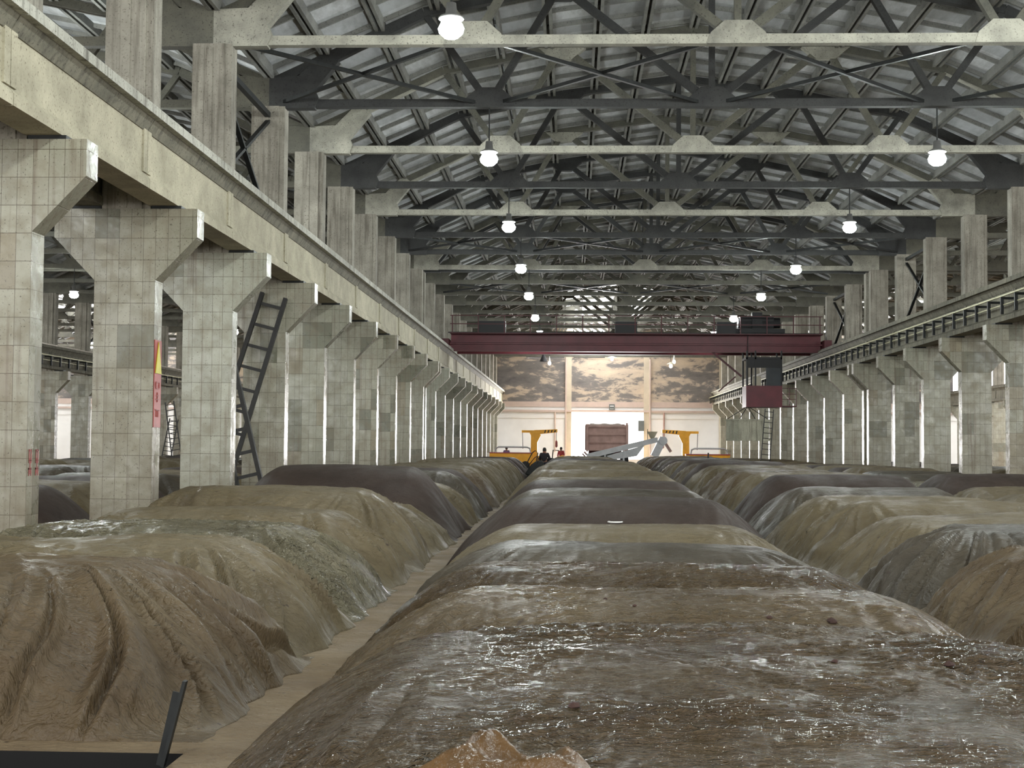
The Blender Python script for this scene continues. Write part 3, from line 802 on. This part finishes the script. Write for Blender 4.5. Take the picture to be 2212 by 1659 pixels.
def far_ladder(px0, py0, px1, py1, Y, lab):
    a = at(px0, py0, Y); b = at(px1, py1, Y + .4); a.z = .02
    return ladder(a, b, .5, 13, .05, lab)
far_ladder(388, 990, 366, 868, 76, 'distant dark ladder seen between the second and third left pillars, leaning left')
far_ladder(352, 990, 376, 905, 78, 'thin distant ladder crossing the other one seen through the left pillars')
far_ladder(1650, 990, 1662, 884, 80.5, 'thin dark ladder behind the hanging skip against the right pillars')

# ------------------------------------------------------------------ signs on the pillars
e = empty('warning_sign', (-7.73 , 26.1, 3.75)); tag(e, 'red vertical sign with a yellow triangle on the second left pillar', 'sign')
MB().box(0, .015, -.215, .215, -1.62, .0).obj('sign_board', M['red_sign'], e)
tri = MB(); tri.v = [(.017, -.19, -.62), (.017, .19, -.62), (.017, 0, -.03), (.03, -.19, -.62), (.03, .19, -.62), (.03, 0, -.03)]
tri.f = [(0, 2, 1), (3, 4, 5), (0, 1, 4, 3), (1, 2, 5, 4), (2, 0, 3, 5)]; tri.obj('yellow_triangle', M['yellow_sign'], e)
g = MB()
for yy, zz, hy, hz in ((0, -.78, .10, .01), (0, -.90, .10, .01), (-.10, -.84, .01, .06), (.10, -.84, .01, .06), (0, -1.03, .08, .008), (0, -1.10, .11, .008), (.0, -1.06, .01, .09), (0, -1.3, .1, .01), (-.04, -1.36, .01, .07), (.05, -1.36, .01, .07)):
    g.box(.016, .022, yy - hy, yy + hy, zz - hz, zz + hz)
g.obj('sign_text', M['red_letters'], e)
e = empty('painted_characters', (-7.725, 20.1, 1.56)); tag(e, 'faded red painted characters on the side of the nearest left pillar', 'lettering')
g = MB()
for yc in (-.13, .13):
    for yy, zz, hy, hz in ((0, .16, .05, .012), (-.035, .08, .01, .10), (.035, .08, .01, .10), (0, .02, .05, .01), (0, -.06, .01, .11), (-.04, -.14, .01, .06), (.04, -.14, .01, .06), (0, -.10, .05, .01)):
        g.box(0, .006, yc + yy - hy, yc + yy + hy, zz - hz, zz + hz)
g.obj('red_strokes', M['red_letters'], e)
# orange characters on the far wall of the right hall
e = empty('wall_characters', (0, END - .02, 0)); tag(e, 'orange painted characters on the white end wall of the hall to the right', 'lettering')
g = MB()
c = at(2173, 925, END)
for dx, dz, hx, hz in ((0, 1.25, .08, .25), (0, 1.0, .45, .09), (-.38, .75, .08, .3), (.38, .75, .08, .3), (0, .7, .35, .08), (.1, .5, .1, .3), (0, .1, .48, .1), (-.3, -.15, .1, .22), (.25, -.2, .1, .4), (0, -.45, .35, .09), (-.1, -.8, .1, .35), (.2, -1.0, .25, .12), (-.2, -1.35, .22, .2)):
    g.box(c.x + dx - hx, c.x + dx + hx, -.02, .0, c.z + dz - hz, c.z + dz + hz)
g.obj('orange_strokes', M['orange_letters'], e)
# small grey sign above the loading door
e = empty('door_sign', (4.15, END - .3, 5.95)); tag(e, 'small dark grey sign with a white bar above the loading door', 'sign')
MB().box(-.3, .3, -.06, .04, -.3, .3).obj('sign_board', M['sign_grey'], e)
g = MB(); g.box(-.2, .2, -.08, -.06, .06, .14); g.box(-.2, .2, -.08, -.06, -.2, -.16); g.obj('white_bar', M['white'], e)

# ------------------------------------------------------------------ overhead crane
YC = 85.0
e = empty('bridge_crane', (3.7, YC, 7.55)); tag(e, 'dark red overhead bridge crane spanning the hall on the runway beams', 'crane')
for yy in (0, 2.6):
    g = MB(); g.box(-11.0, 11.0, yy - .20, yy + .16, .44, 1.0); g.box(-11.0, 11.0, yy - .06, yy + .16, -.05, .44); g.box(-11.0, 11.0, yy - .28, yy + .28, .95, 1.03); g.box(-11.0, 11.0, yy - .28, yy + .28, -.07, .0)
    g.box(-11.2, 11.2, yy - .22, yy + .16, .34, .42)
    g.obj('girder', M['red_paint'], e)
    g = MB(); g.box(-11.2, 11.2, yy - .03, yy + .03, 1.03, 1.1); g.obj('trolley_rail', M['steel_dark'], e)
g = MB(); g.box(-11.0, 11.0, -1.0, -.28, .92, .98); g.obj('walkway', M['red_dark'], e)
g = MB()
for k in range(15): g.box(-10.9 + k * 1.55, -10.84 + k * 1.55, -.98, -.92, .98, 2.0)
for zz in (1.5, 2.0): g.box(-11, 11, -.97, -.93, zz - .02, zz + .03)
g.obj('handrail', M['red_dark'], e)
for s in (-1, 1):
    g = MB(); g.box(s * 11.3 - .22, s * 11.3 + .22, -1.0, 3.6, .12, .62)
    g.obj('end_carriage', M['red_dark'], e)
    for yy in (-.5, 3.1):
        w_ = MB(); w_.tube([(s * 11.3 - .08, yy, .19), (s * 11.3 + .08, yy, .19)], .23, 18); w_.obj('wheel', M['steel_dark'], e)
for xa, xb in ((-9.3, -7.7), (-1.2, 0.1), (4.8, 5.9)):
    MB().box(xa, xb, -.95, -.4, .98, 1.68).obj('electrical_box', M['black'], e)
g = MB(); g.box(5.7, 8.9, -.2, 2.8, 1.1, 1.35); g.box(6.3, 8.3, .3, 2.2, 1.35, 2.1); g.tube([(6.2, .6, 1.75), (8.7, .6, 1.75)], .32, 14)
g.box(7.0, 7.6, .1, .5, 1.3, 2.35); g.obj('trolley', M['black'], e)
g = MB(); g.bar((4.6, .2, .0), (6.35, -.1, -1.5), .12, .12); g.bar((6.0, -.1, -1.5), (5.0, 0.1, -2.4), .07, .07); g.obj('cab_brace', M['red_dark'], e)
cx0, cx1 = 6.45, 8.55
g = MB(); g.box(cx0, cx1, -1.5, .5, -3.35, -3.28); g.box(cx0, cx1, -1.5, -1.44, -3.28, -2.1); g.box(cx0, cx0 + .06, -1.44, .5, -3.28, -2.1); g.box(cx1 - .06, cx1, -1.44, .5, -3.28, -2.1); g.box(cx0, cx1, .44, .5, -3.28, -2.1)
g.obj('cab_panel', M['red_paint'], e)
g = MB()
for xx in (cx0, cx0 + .5, cx1 - .09):
    for yy in (-1.5, .41): g.box(xx, xx + .09, yy, yy + .09, -2.1, -.05)
g.box(cx0, cx1, -1.5, .5, -.55, -.42); g.box(cx0 + .05, cx1 - .05, -1.48, -1.43, -1.05, -.55); g.obj('cab_frame', M['black'], e)
g = MB(); g.box(cx0 + 1.15, cx1 - .08, -1.47, -1.45, -2.1, -.55); g.box(cx1 - .05, cx1 - .03, -1.4, .4, -2.1, -.55); g.obj('cab_glass', M['glass_dark'], e)
g = MB(); g.box(cx0 + .5, cx0 + 1.0, -.9, -.5, -2.9, -2.2); g.box(cx0 + .5, cx0 + 1.0, -.5, -.4, -2.3, -1.5); g.obj('cab_seat', M['cream'], e)
g = MB(); g.box(cx1, cx1 + .85, -1.4, .4, -3.32, -3.26)
for xx in (cx1 + .4, cx1 + .8): g.box(xx, xx + .04, -1.4, -1.36, -3.26, -2.25)
for zz in (-2.9, -2.6, -2.25): g.box(cx1, cx1 + .84, -1.4, -1.37, zz, zz + .035)
g.obj('cab_platform', M['red_dark'], e)

# hanging skip
e = empty('lifting_skip', (10.35, 84.4, 2.22), .55); tag(e, 'grey-green steel skip hanging on wires under the crane cab', 'skip')
g = MB(); t = .06; X, Y, Z = 1.12, .62, 1.28
g.box(-X, X, -Y, Y, 0, t); g.box(-X, X, -Y, -Y + t, t, Z); g.box(-X, X, Y - t, Y, t, Z); g.box(-X, -X + t, -Y + t, Y - t, t, Z); g.box(X - t, X, -Y + t, Y - t, t, Z)
g.box(-X - .04, X + .04, -Y - .04, -Y, Z - .1, Z); g.box(-X - .04, -X, -Y, Y, Z - .1, Z); g.box(X, X + .04, -Y, Y, Z - .1, Z)
g.box(-X - .03, -X, -Y, Y, 0, .08); g.box(-X, X, -Y - .03, -Y, 0, .08); g.obj('skip_body', M['skip'], e)
for sx in (-1, 1):
    for sy in (-1, 1):
        MB().tube([(sx * X * .95, sy * Y * .95, Z), (0, 0, 2.05)], .022, 6).obj('sling', M['steel_dark'], e)
MB().lathe([(.02, 1.98), (.12, 2.02), (.14, 2.15), (.10, 2.35), (.02, 2.4)], 12).obj('hook_block', M['steel_dark'], e)
MB().tube([(0, 0, 2.4), (0, 0, 6.4)], .025, 6).obj('hoist_rope', M['steel_dark'], e)

# ------------------------------------------------------------------ pendants in front of the end wall
def pendant(px, py, Y, r, h, mat, bulb, lab):
    p = at(px, py, Y); e = empty('pendant_lamp', p); tag(e, lab, 'lamp')
    if h: MB().lathe([(r * .12, h), (r, 0), (r * .93, 0), (r * .05, h * .9)], 20).obj('lamp_shade', mat, e)
    if bulb: MB().lathe([(.02, .12), (.10, 0), (.16, -.16), (.10, -.30), (.02, -.33)], 14).obj('bulb', M['lamp_ring'], e, smooth=True)
    MB().tube([(0, 0, h), (0, 0, CH + roofz(p.x - 3.7) + .03 - p.z)], .02, 6).obj('cord', M['steel_dark'], e)
pendant(1174, 781, 128, .36, .75, M['black'], False, 'black conical hanging lamp shade below the left part of the crane')
pendant(1187, 781, 126, .1, .5, M['white'], True, 'slim white hanging bulb beside the black conical shade')
pendant(1322, 772, 130, .4, .12, M['white'], True, 'small white hanging lamp just under the middle of the crane')
pendant(1449, 787, 122, .36, .2, M['funnel'], True, 'cream shallow hanging lamp before the grey peeling wall')
pendant(1456, 778, 124, .12, .6, M['white'], True, 'narrow white hanging lamp right of the cream one')

# ------------------------------------------------------------------ yellow hoist machines
def jib(px, Y, sgn, lab, lab2):
    p = at(px, 963, Y); e = empty('jib_crane', (p.x, Y, 0)); tag(e, lab, 'crane')
    MB().prism([(-.28, 0), (.28, 0), (.24, 2.1), (.5, 2.62), (.30, 3.0), (-.45, 3.0), (-.24, 2.6)] if sgn > 0 else [(-.28, 0), (.28, 0), (.24, 2.6), (.45, 3.0), (-.30, 3.0), (-.5, 2.62), (-.24, 2.1)], -.22, .22).obj('post', M['yellow'], e)
    a = MB(); a.prism([(0, 2.68), (1.75, 2.86), (1.75, 3.1), (0, 3.02)] if sgn > 0 else [(-1.75, 2.86), (0, 2.68), (0, 3.02), (-1.75, 3.1)], -.15, .15); a.obj('jib_arm', M['yellow'], e)
    a = MB()
    for k in range(4):
        x = sgn * (.75 + k * .25); a.prism([(x, 2.80 + .02 * k), (x + .09, 2.80 + .02 * k), (x + .15, 3.03), (x + .06, 3.03)], -.165, -.151)
    a.obj('warning_stripes', M['black'], e)
    MB().box(min(0, -sgn * .95), max(0, -sgn * .95), -.12, .12, 2.82, 3.0).obj('counter_arm', M['yellow'], e)
    a = MB(); a.tube([(sgn * 1.68, 0, 2.86), (sgn * 1.68, 0, 2.25)], .02, 6); a.obj('chain', M['steel_dark'], e)
    a = MB(); a.lathe([(.02, 1.7), (.09, 1.8), (.08, 2.15), (.03, 2.25)], 10, (sgn * 1.68, 0, 0)); a.obj('hook', M['red_sign'], e)
    MB().tube([(-sgn * .9, 0, 2.82), (-sgn * .85, 0, 1.6)], .02, 6).obj('cable', M['steel_dark'], e)
    f = empty('loading_machine', (p.x - sgn * 1.6, Y - 1.2, 0)); tag(f, lab2, 'machine')
    a = MB(); a.box(-1.7, 1.5, -.5, .5, .55, 1.28); a.prism([(-1.7, .55), (1.5, .55), (1.2, .1), (-1.4, .1)], -.35, .35); a.obj('machine_body', M['yellow'], f)
    a = MB(); a.box(-1.72, 1.52, -.54, .54, 1.24, 1.32); a.obj('top_edge', M['red_sign'], f)
    pts = [(-1.3, 0, 1.3), (-1.25, 0, 1.62), (-1.05, 0, 1.72), (1.1, 0, 1.72), (1.3, 0, 1.62), (1.35, 0, 1.3)]
    a = MB(); a.tube(pts, .06, 8); a.obj('guard_tube', M['galv'], f)
    for xx in (-1.1, 1.0):
        MB().tube([(xx, -.62, .35), (xx, -.5, .35)], .33, 18).obj('wheel', M['black'], f)
jib(1154, 108, 1, 'yellow jib crane with a striped arm at the far end, left of the doorway', 'yellow loading machine with a guard tube under the left jib crane')
jib(1481, 106, -1, 'yellow jib crane with a striped arm at the far end, right of the doorway', 'yellow loading machine with a guard tube under the right jib crane')
e = empty('white_trough', at(1078, 1000, 110)); e.location.z = 0; tag(e, 'long white trough left of the yellow loading machine', 'trough')
MB().box(-.9, .9, -.4, .4, .9, 1.25).obj('trough_body', M['white'], e)
g = MB()
for xx in (-.7, .7): g.box(xx - .06, xx + .06, -.3, .3, 0, .9)
g.obj('trough_stand', M['galv'], e)
# third machine seen right of the worker
e = empty('spreader_machine', (at(1212, 990, 100).x, 100, 0)); tag(e, 'yellow rounded machine front right of the worker in the aisle', 'machine')
MB().prism([(-.75, 0), (.75, 0), (.6, .95), (.1, 1.2), (-.4, 1.0)], -.5, .5).obj('machine_body', M['yellow'], e)
MB().tube([(-.7, -.5, .2), (-.55, -.5, 1.55), (-.15, -.5, 1.5)], .04, 8).obj('handle', M['steel_dark'], e)
e = empty('spreader_machine', (at(1166, 990, 98).x, 98, 0)); tag(e, 'yellow machine with a bent handle just left of the worker in the aisle', 'machine')
MB().prism([(-.6, 0), (.5, 0), (.35, .9), (-.1, 1.15), (-.5, .7)], -.5, .5).obj('machine_body', M['yellow'], e)
MB().tube([(-1.1, -.6, .2), (-.5, -.6, 1.35), (-.3, -.6, 1.5), (-.12, -.6, 1.35), (-.25, -.6, .5)], .035, 8).obj('handle', M['steel_dark'], e)

# ------------------------------------------------------------------ conveyor, hopper and truck
YV = 96.0
def V(px, py, Y=YV, dy=0):
    p = at(px, py, Y); p.y += dy; return p
e = empty('belt_conveyor', (at(1350, 990, YV).x, YV, 0)); tag(e, 'grey inclined belt conveyor rising to the right in front of the doorway', 'conveyor')
o = Vector(e.location)
g = MB(); g.bar(V(1268, 986) - o, V(1420, 950) - o, .9, .34); g.obj('belt_trough', M['galv'], e)
g = MB(); g.bar(V(1262, 976) - o, V(1275, 990) - o, .7, .12); g.bar(V(1258, 980) - o, V(1268, 990) - o, .5, .1); g.obj('tail_guard', M['truck'], e)
g = MB()
for px, py in ((1307, 982), (1347, 974)):
    p = V(px, py) - o; g.bar((p.x, -.4, 0), (p.x, -.4, p.z), .1, .1); g.bar((p.x, .4, 0), (p.x, .4, p.z), .1, .1)
g.bar((V(1307, 1).x - o.x, -.4, .55), (V(1347, 1).x - o.x, -.4, .55), .09, .09)
g.obj('support_frame', M['galv'], e)
p0, p1, p2, p3 = [V(a, b) - o for a, b in ((1310, 985), (1392, 962), (1375, 985), (1325, 993))]
MB().prism([(p.x, p.z) for p in (p3, p2, p1, p0)], -.36, .36).obj('side_skirt', M['galv'], e)
h0 = V(1432, 952) - o
g = MB(); g.tube([(h0.x, -.5, h0.z), (h0.x, .5, h0.z)], .28, 18); g.obj('head_pulley', M['galv'], e)
c0, c1 = V(1433, 946) - o, V(1413, 986) - o
g = MB(); g.bar(c0, c1, .8, .5); g.obj('discharge_chute', M['galv'], e)
g = MB(); g.bar(V(1436, 956) - o, V(1449, 976) - o, .7, .16); g.obj('rear_flap', M['truck'], e)
e = empty('funnel_hopper', V(1409, 947)); tag(e, 'cream funnel hopper standing on top of the inclined conveyor', 'hopper')
MB().lathe([(.10, -.05), (.13, .02), (.34, .42), (.36, .46), (.33, .46), (.09, .06)], 20).obj('funnel', M['funnel'], e)
MB().box(-.12, .12, -.12, .12, -.28, -.04).obj('funnel_neck', M['galv'], e)
MB().box(-.35, -.31, -.2, -.16, -.3, .62).obj('funnel_stay', M['steel_dark'], e)
e = empty('mixing_machine', (at(1440, 990, 99).x, 99, 0)); tag(e, 'brown and white bin standing right under the conveyor head', 'bin')
MB().prism([(-.9, 0), (1.1, 0), (1.0, .95), (-.1, 1.15), (-.7, .8)], -.6, .6).obj('bin_body', M['cream'], e)
MB().box(-.5, .8, -.66, -.6, .2, .7).obj('bin_panel', M['pink_beam'], e)

YT = 103.0
p = at(1311, 970, YT); e = empty('dump_truck', (p.x, YT, 0)); tag(e, 'brown dump truck seen from behind, parked in the bright doorway', 'truck')
TW = 1.48; z0, z1 = at(1311, 970, YT).z - .1, at(1311, 917, YT).z
g = MB(); g.box(-TW, TW, 0, 5.2, z0, z0 + .12); g.box(-TW, -TW + .08, 0, 5.2, z0, z1); g.box(TW - .08, TW, 0, 5.2, z0, z1); g.box(-TW, TW, 5.1, 5.2, z0, z1 + .1)
for k in range(6):
    for s in (-1, 1): g.box(s * TW - .06, s * TW + .06, k * 1.0, k * 1.0 + .12, z0, z1)
g.obj('cargo_box', M['truck'], e)
g = MB(); g.box(-TW + .1, TW - .1, -.08, 0, z0, z1 - .12)
hh = (z1 - z0)
for k in range(4): g.box(-TW + .05, TW - .05, -.17, -.08, z0 + hh * (k * .3) - .02, z0 + hh * (k * .3) + .12)
g.box(-TW - .02, -TW + .12, -.2, -.08, z0 - .1, z1); g.box(TW - .12, TW + .02, -.2, -.08, z0 - .1, z1 + .12)
g.obj('tailgate', M['truck'], e)
g = MB(); n = 14
top = [(-TW + .1 + (2 * TW - .2) * k / n, z1 - .12 + .03 * math.sin(k * 1.3) + (.18 if 0 < k < n - 1 else 0)) for k in range(n + 1)]
g.prism([(-TW + .1, z1 - .3), (TW - .1, z1 - .3)] + top[::-1], .05, 5.0); g.obj('load', M['pink_beam'], e)
for s in (-1, 1):
    for yy in (.9, 2.1):
        MB().tube([(s * 1.3 - .28, yy, .52), (s * 1.3 + .28, yy, .52)], .52, 20).obj('wheel', M['black'], e)
g = MB(); g.box(-.45, .45, 0, 7.2, .75, z0); g.obj('chassis', M['black'], e)
g = MB(); g.box(-1.25, 1.25, 5.5, 7.3, 1.0, 3.0); g.obj('cab', M['red_dark'], e)
# things just outside the door
e = tag(MB().box(-.3, .3, 0, .12, -.55, .55).obj('wall_panel', M['sign_grey'], loc=at(1385, 920, 149.6)), 'grey rectangular panel hanging at the right side of the doorway', 'panel')
# drain pipes and door frame on the end wall
def pipe(px, z0, z1, lab):
    p = at(px, 900, END); tag(MB().tube([(0, 0, z0), (0, 0, z1)], .09, 8).obj('wall_pipe', M['truck' if px == 1434 else 'pink_beam'], loc=(p.x, END - .3, 0)), lab, 'pipe', 'pipes running down the end wall')
pipe(1199, 1.2, 5.4, 'vertical pipe on the end wall left of the doorway')
pipe(1222, .5, 11.0, 'tall thin pipe on the end wall along the left pilaster')
pipe(1434, 2.2, 5.4, 'vertical pipe on the end wall right of the doorway')
pipe(1404, .5, 11.0, 'tall thin pipe on the end wall along the right pilaster')
# poles standing behind the right row
def pole(px, py, Y, top, lab):
    p = at(px, py, Y); tag(MB().tube([(0, 0, 0), (0, 0, top)], .035, 8).obj('pole', M['steel_dark'], loc=(p.x, Y, 0)), lab, 'pole')
pole(1530, 990, 70, at(1530, 978, 70).z, 'short dark pole sticking up between far piles right of the yellow machine')

# ------------------------------------------------------------------ people
def person(name, loc, rz, lab, shirt, trousers, pose='stand', hs=1.0):
    e = empty('person', loc, rz); e.scale = (hs,) * 3; tag(e, lab, 'person')
    J = {'pel': (0, 0, .95), 'wai': (0, 0, 1.08), 'che': (0, .01, 1.30), 'nek': (0, .0, 1.47), 'hed': (0, -.02, 1.56), 'crn': (0, -.02, 1.66)}
    R = {'pel': .15, 'wai': .135, 'che': .165, 'nek': .06, 'hed': .088, 'crn': .075}
    E = [('pel', 'wai'), ('wai', 'che'), ('che', 'nek'), ('nek', 'hed'), ('hed', 'crn')]
    for s, t in ((-1, 'l'), (1, 'r')):
        out = .10 if pose == 'stand' else .05; fw = -.28 if t == 'r' and pose == 'stand' else -.05
        J.update({'sh' + t: (s * .19, 0, 1.40), 'el' + t: (s * (.24 + out * .4), fw * .4, 1.13), 'wr' + t: (s * (.22 + out * .2), fw - .06, .93),
                  'hp' + t: (s * .10, 0, .90), 'kn' + t: (s * .12, -.03, .50), 'an' + t: (s * .13, .03, .10), 'to' + t: (s * .14, -.14, .035)})
        R.update({'sh' + t: .075, 'el' + t: .05, 'wr' + t: .035, 'hp' + t: .10, 'kn' + t: .065, 'an' + t: .045, 'to' + t: .04})
        E += [('che', 'sh' + t), ('sh' + t, 'el' + t), ('el' + t, 'wr' + t), ('pel', 'hp' + t), ('hp' + t, 'kn' + t), ('kn' + t, 'an' + t), ('an' + t, 'to' + t)]
    def skin(nm, keys, edges, mat, grow=0.0, root='pel'):
        keys = [root] + [k for k in keys if k != root]; idx = {k: i for i, k in enumerate(keys)}
        m = bpy.data.meshes.new(nm); m.from_pydata([J[k] for k in keys], [(idx[a], idx[b]) for a, b in edges if a in idx and b in idx], []); m.update(); m.materials.append(mat)
        o = bpy.data.objects.new(nm, m); C.objects.link(o); o.parent = e
        o.modifiers.new('skin', 'SKIN').use_smooth_shade = True
        sv = m.skin_vertices[0].data if m.skin_vertices else None
        if sv is None:
            m.attributes.new; 
        return o, m, keys
    # skin layers are created through the modifier
    def build(nm, keys, mat, grow, root):
        o, m, ks = skin(nm, keys, E, mat, grow, root)
        bpy.context.view_layer.objects.active = o
        if not m.skin_vertices: bpy.ops.object.modifier_add(type='SKIN'); o.modifiers.remove(o.modifiers[-1])
        for i, k in enumerate(ks):
            r = R[k] + grow; m.skin_vertices[0].data[i].radius = (r, r * (.72 if k in ('che', 'pel', 'wai') else 1)); m.skin_vertices[0].data[i].use_root = (i == 0)
        sb = o.modifiers.new('sub', 'SUBSURF'); sb.levels = 1; sb.render_levels = 2
        return o
    allk = list(J)
    # body with fingers
    for t, s in (('l', -1), ('r', 1)):
        wx, wy, wz = J['wr' + t]; J['pm' + t] = (wx, wy - .02, wz - .07); R['pm' + t] = .03; E.append(('wr' + t, 'pm' + t)); allk.append('pm' + t)
        for k in range(4):
            f1, f2 = 'fa%s%d' % (t, k), 'fb%s%d' % (t, k); yy = -.03 + k * .02
            J[f1] = (wx, wy - .02 + yy, wz - .12 - .01 * (k in (1, 2))); J[f2] = (wx - s * .015, wy - .02 + yy, wz - .155 - .015 * (k in (1, 2)))
            R[f1] = .009; R[f2] = .008; E += [('pm' + t, f1), (f1, f2)]; allk += [f1, f2]
        J['th' + t] = (wx - s * .02, wy - .07, wz - .10); R['th' + t] = .010; E.append(('pm' + t, 'th' + t)); allk.append('th' + t)
    build('body', allk, M['skin'], 0, 'pel')
    build('shirt', ['pel', 'wai', 'che', 'shl', 'shr', 'ell', 'elr', 'wrl', 'wrr'], shirt, .018, 'che')
    build('trousers', ['pel', 'hpl', 'hpr', 'knl', 'knr', 'anl', 'anr'], trousers, .02, 'pel')
    MB().lathe([(.02, .11), (.07, .09), (.098, .02), (.10, -.04), (.09, -.08)], 16, (0, 0, 1.64)).obj('hair', M['hair'], e, smooth=True)
    g = MB()
    for s in (-1, 1): g.lathe([(.003, -.008), (.010, 0), (.003, .008)], 8, (s * .032, -.105, 1.60))
    g.lathe([(.004, -.02), (.016, -.01), (.006, .03)], 8, (0, -.112, 1.565)); g.box(-.022, .022, -.108, -.100, 1.525, 1.532)
    g.obj('face_features', M['hair'], e)
    for s in (-1, 1): MB().lathe([(.005, -.025), (.018, 0), (.005, .025)], 8, (s * .09, -.01, 1.58)).obj('ear', M['skin'], e)
    for s in (-1, 1): MB().box(s * .14 - .05, s * .14 + .05, -.20, .08, 0, .08).obj('shoe', M['black'], e, bevel=.02)
    return e
PY = 75.0
px_ = at(1176, 1000, PY).x
person('person', (px_, PY, 0), math.pi * .93, 'person in dark clothes standing in the aisle at the far end of the centre row', M['cloth_dark'], M['cloth_navy'])
person('person', (at(1094, 985, 112).x, 112, 0), .4, 'distant person in a purple shirt behind the left loading machine', M['cloth_purple'], M['cloth_navy'], 's')
person('person', (at(1212, 985, 112).x, 112, 0), -.4, 'distant person in red beside the doorway, behind the rounded yellow machine', M['cloth_red'], M['cloth_navy'], 's')
# black tilting cart at the person's side
e = empty('hand_cart', (at(1156, 1010, PY).x, PY - .6, 0)); tag(e, 'black tub hand cart left of the person in the aisle', 'cart')
MB().prism([(-.52, .35), (.30, .12), (.46, .25), (.46, 1.0), (.30, 1.08), (.05, 1.02), (-.20, .85)], -.4, .4).obj('tub', M['cart'], e, bevel=.05)
MB().tube([(-.2, -.34, .22), (-.2, -.28, .22)], .22, 18).obj('wheel', M['black'], e); MB().tube([(-.2, .28, .22), (-.2, .34, .22)], .22, 18).obj('wheel', M['black'], e)
MB().tube([(-.4, -.42, .7), (-.02, -.45, 1.2), (.1, -.45, 1.28), (.2, -.45, 1.2), (.14, -.42, .9)], .022, 8).obj('handle', M['steel_dark'], e)
e = empty('canvas_bag', (at(1188, 1000, PY).x + .04, PY + .45, 0)); tag(e, 'large dark bag standing at the right of the person in the aisle', 'bag')
MB().lathe([(.20, 0), (.27, .1), (.28, .6), (.25, 1.05), (.18, 1.18), (.02, 1.2)], 14).obj('bag_body', M['cloth_dark'], e, smooth=True)
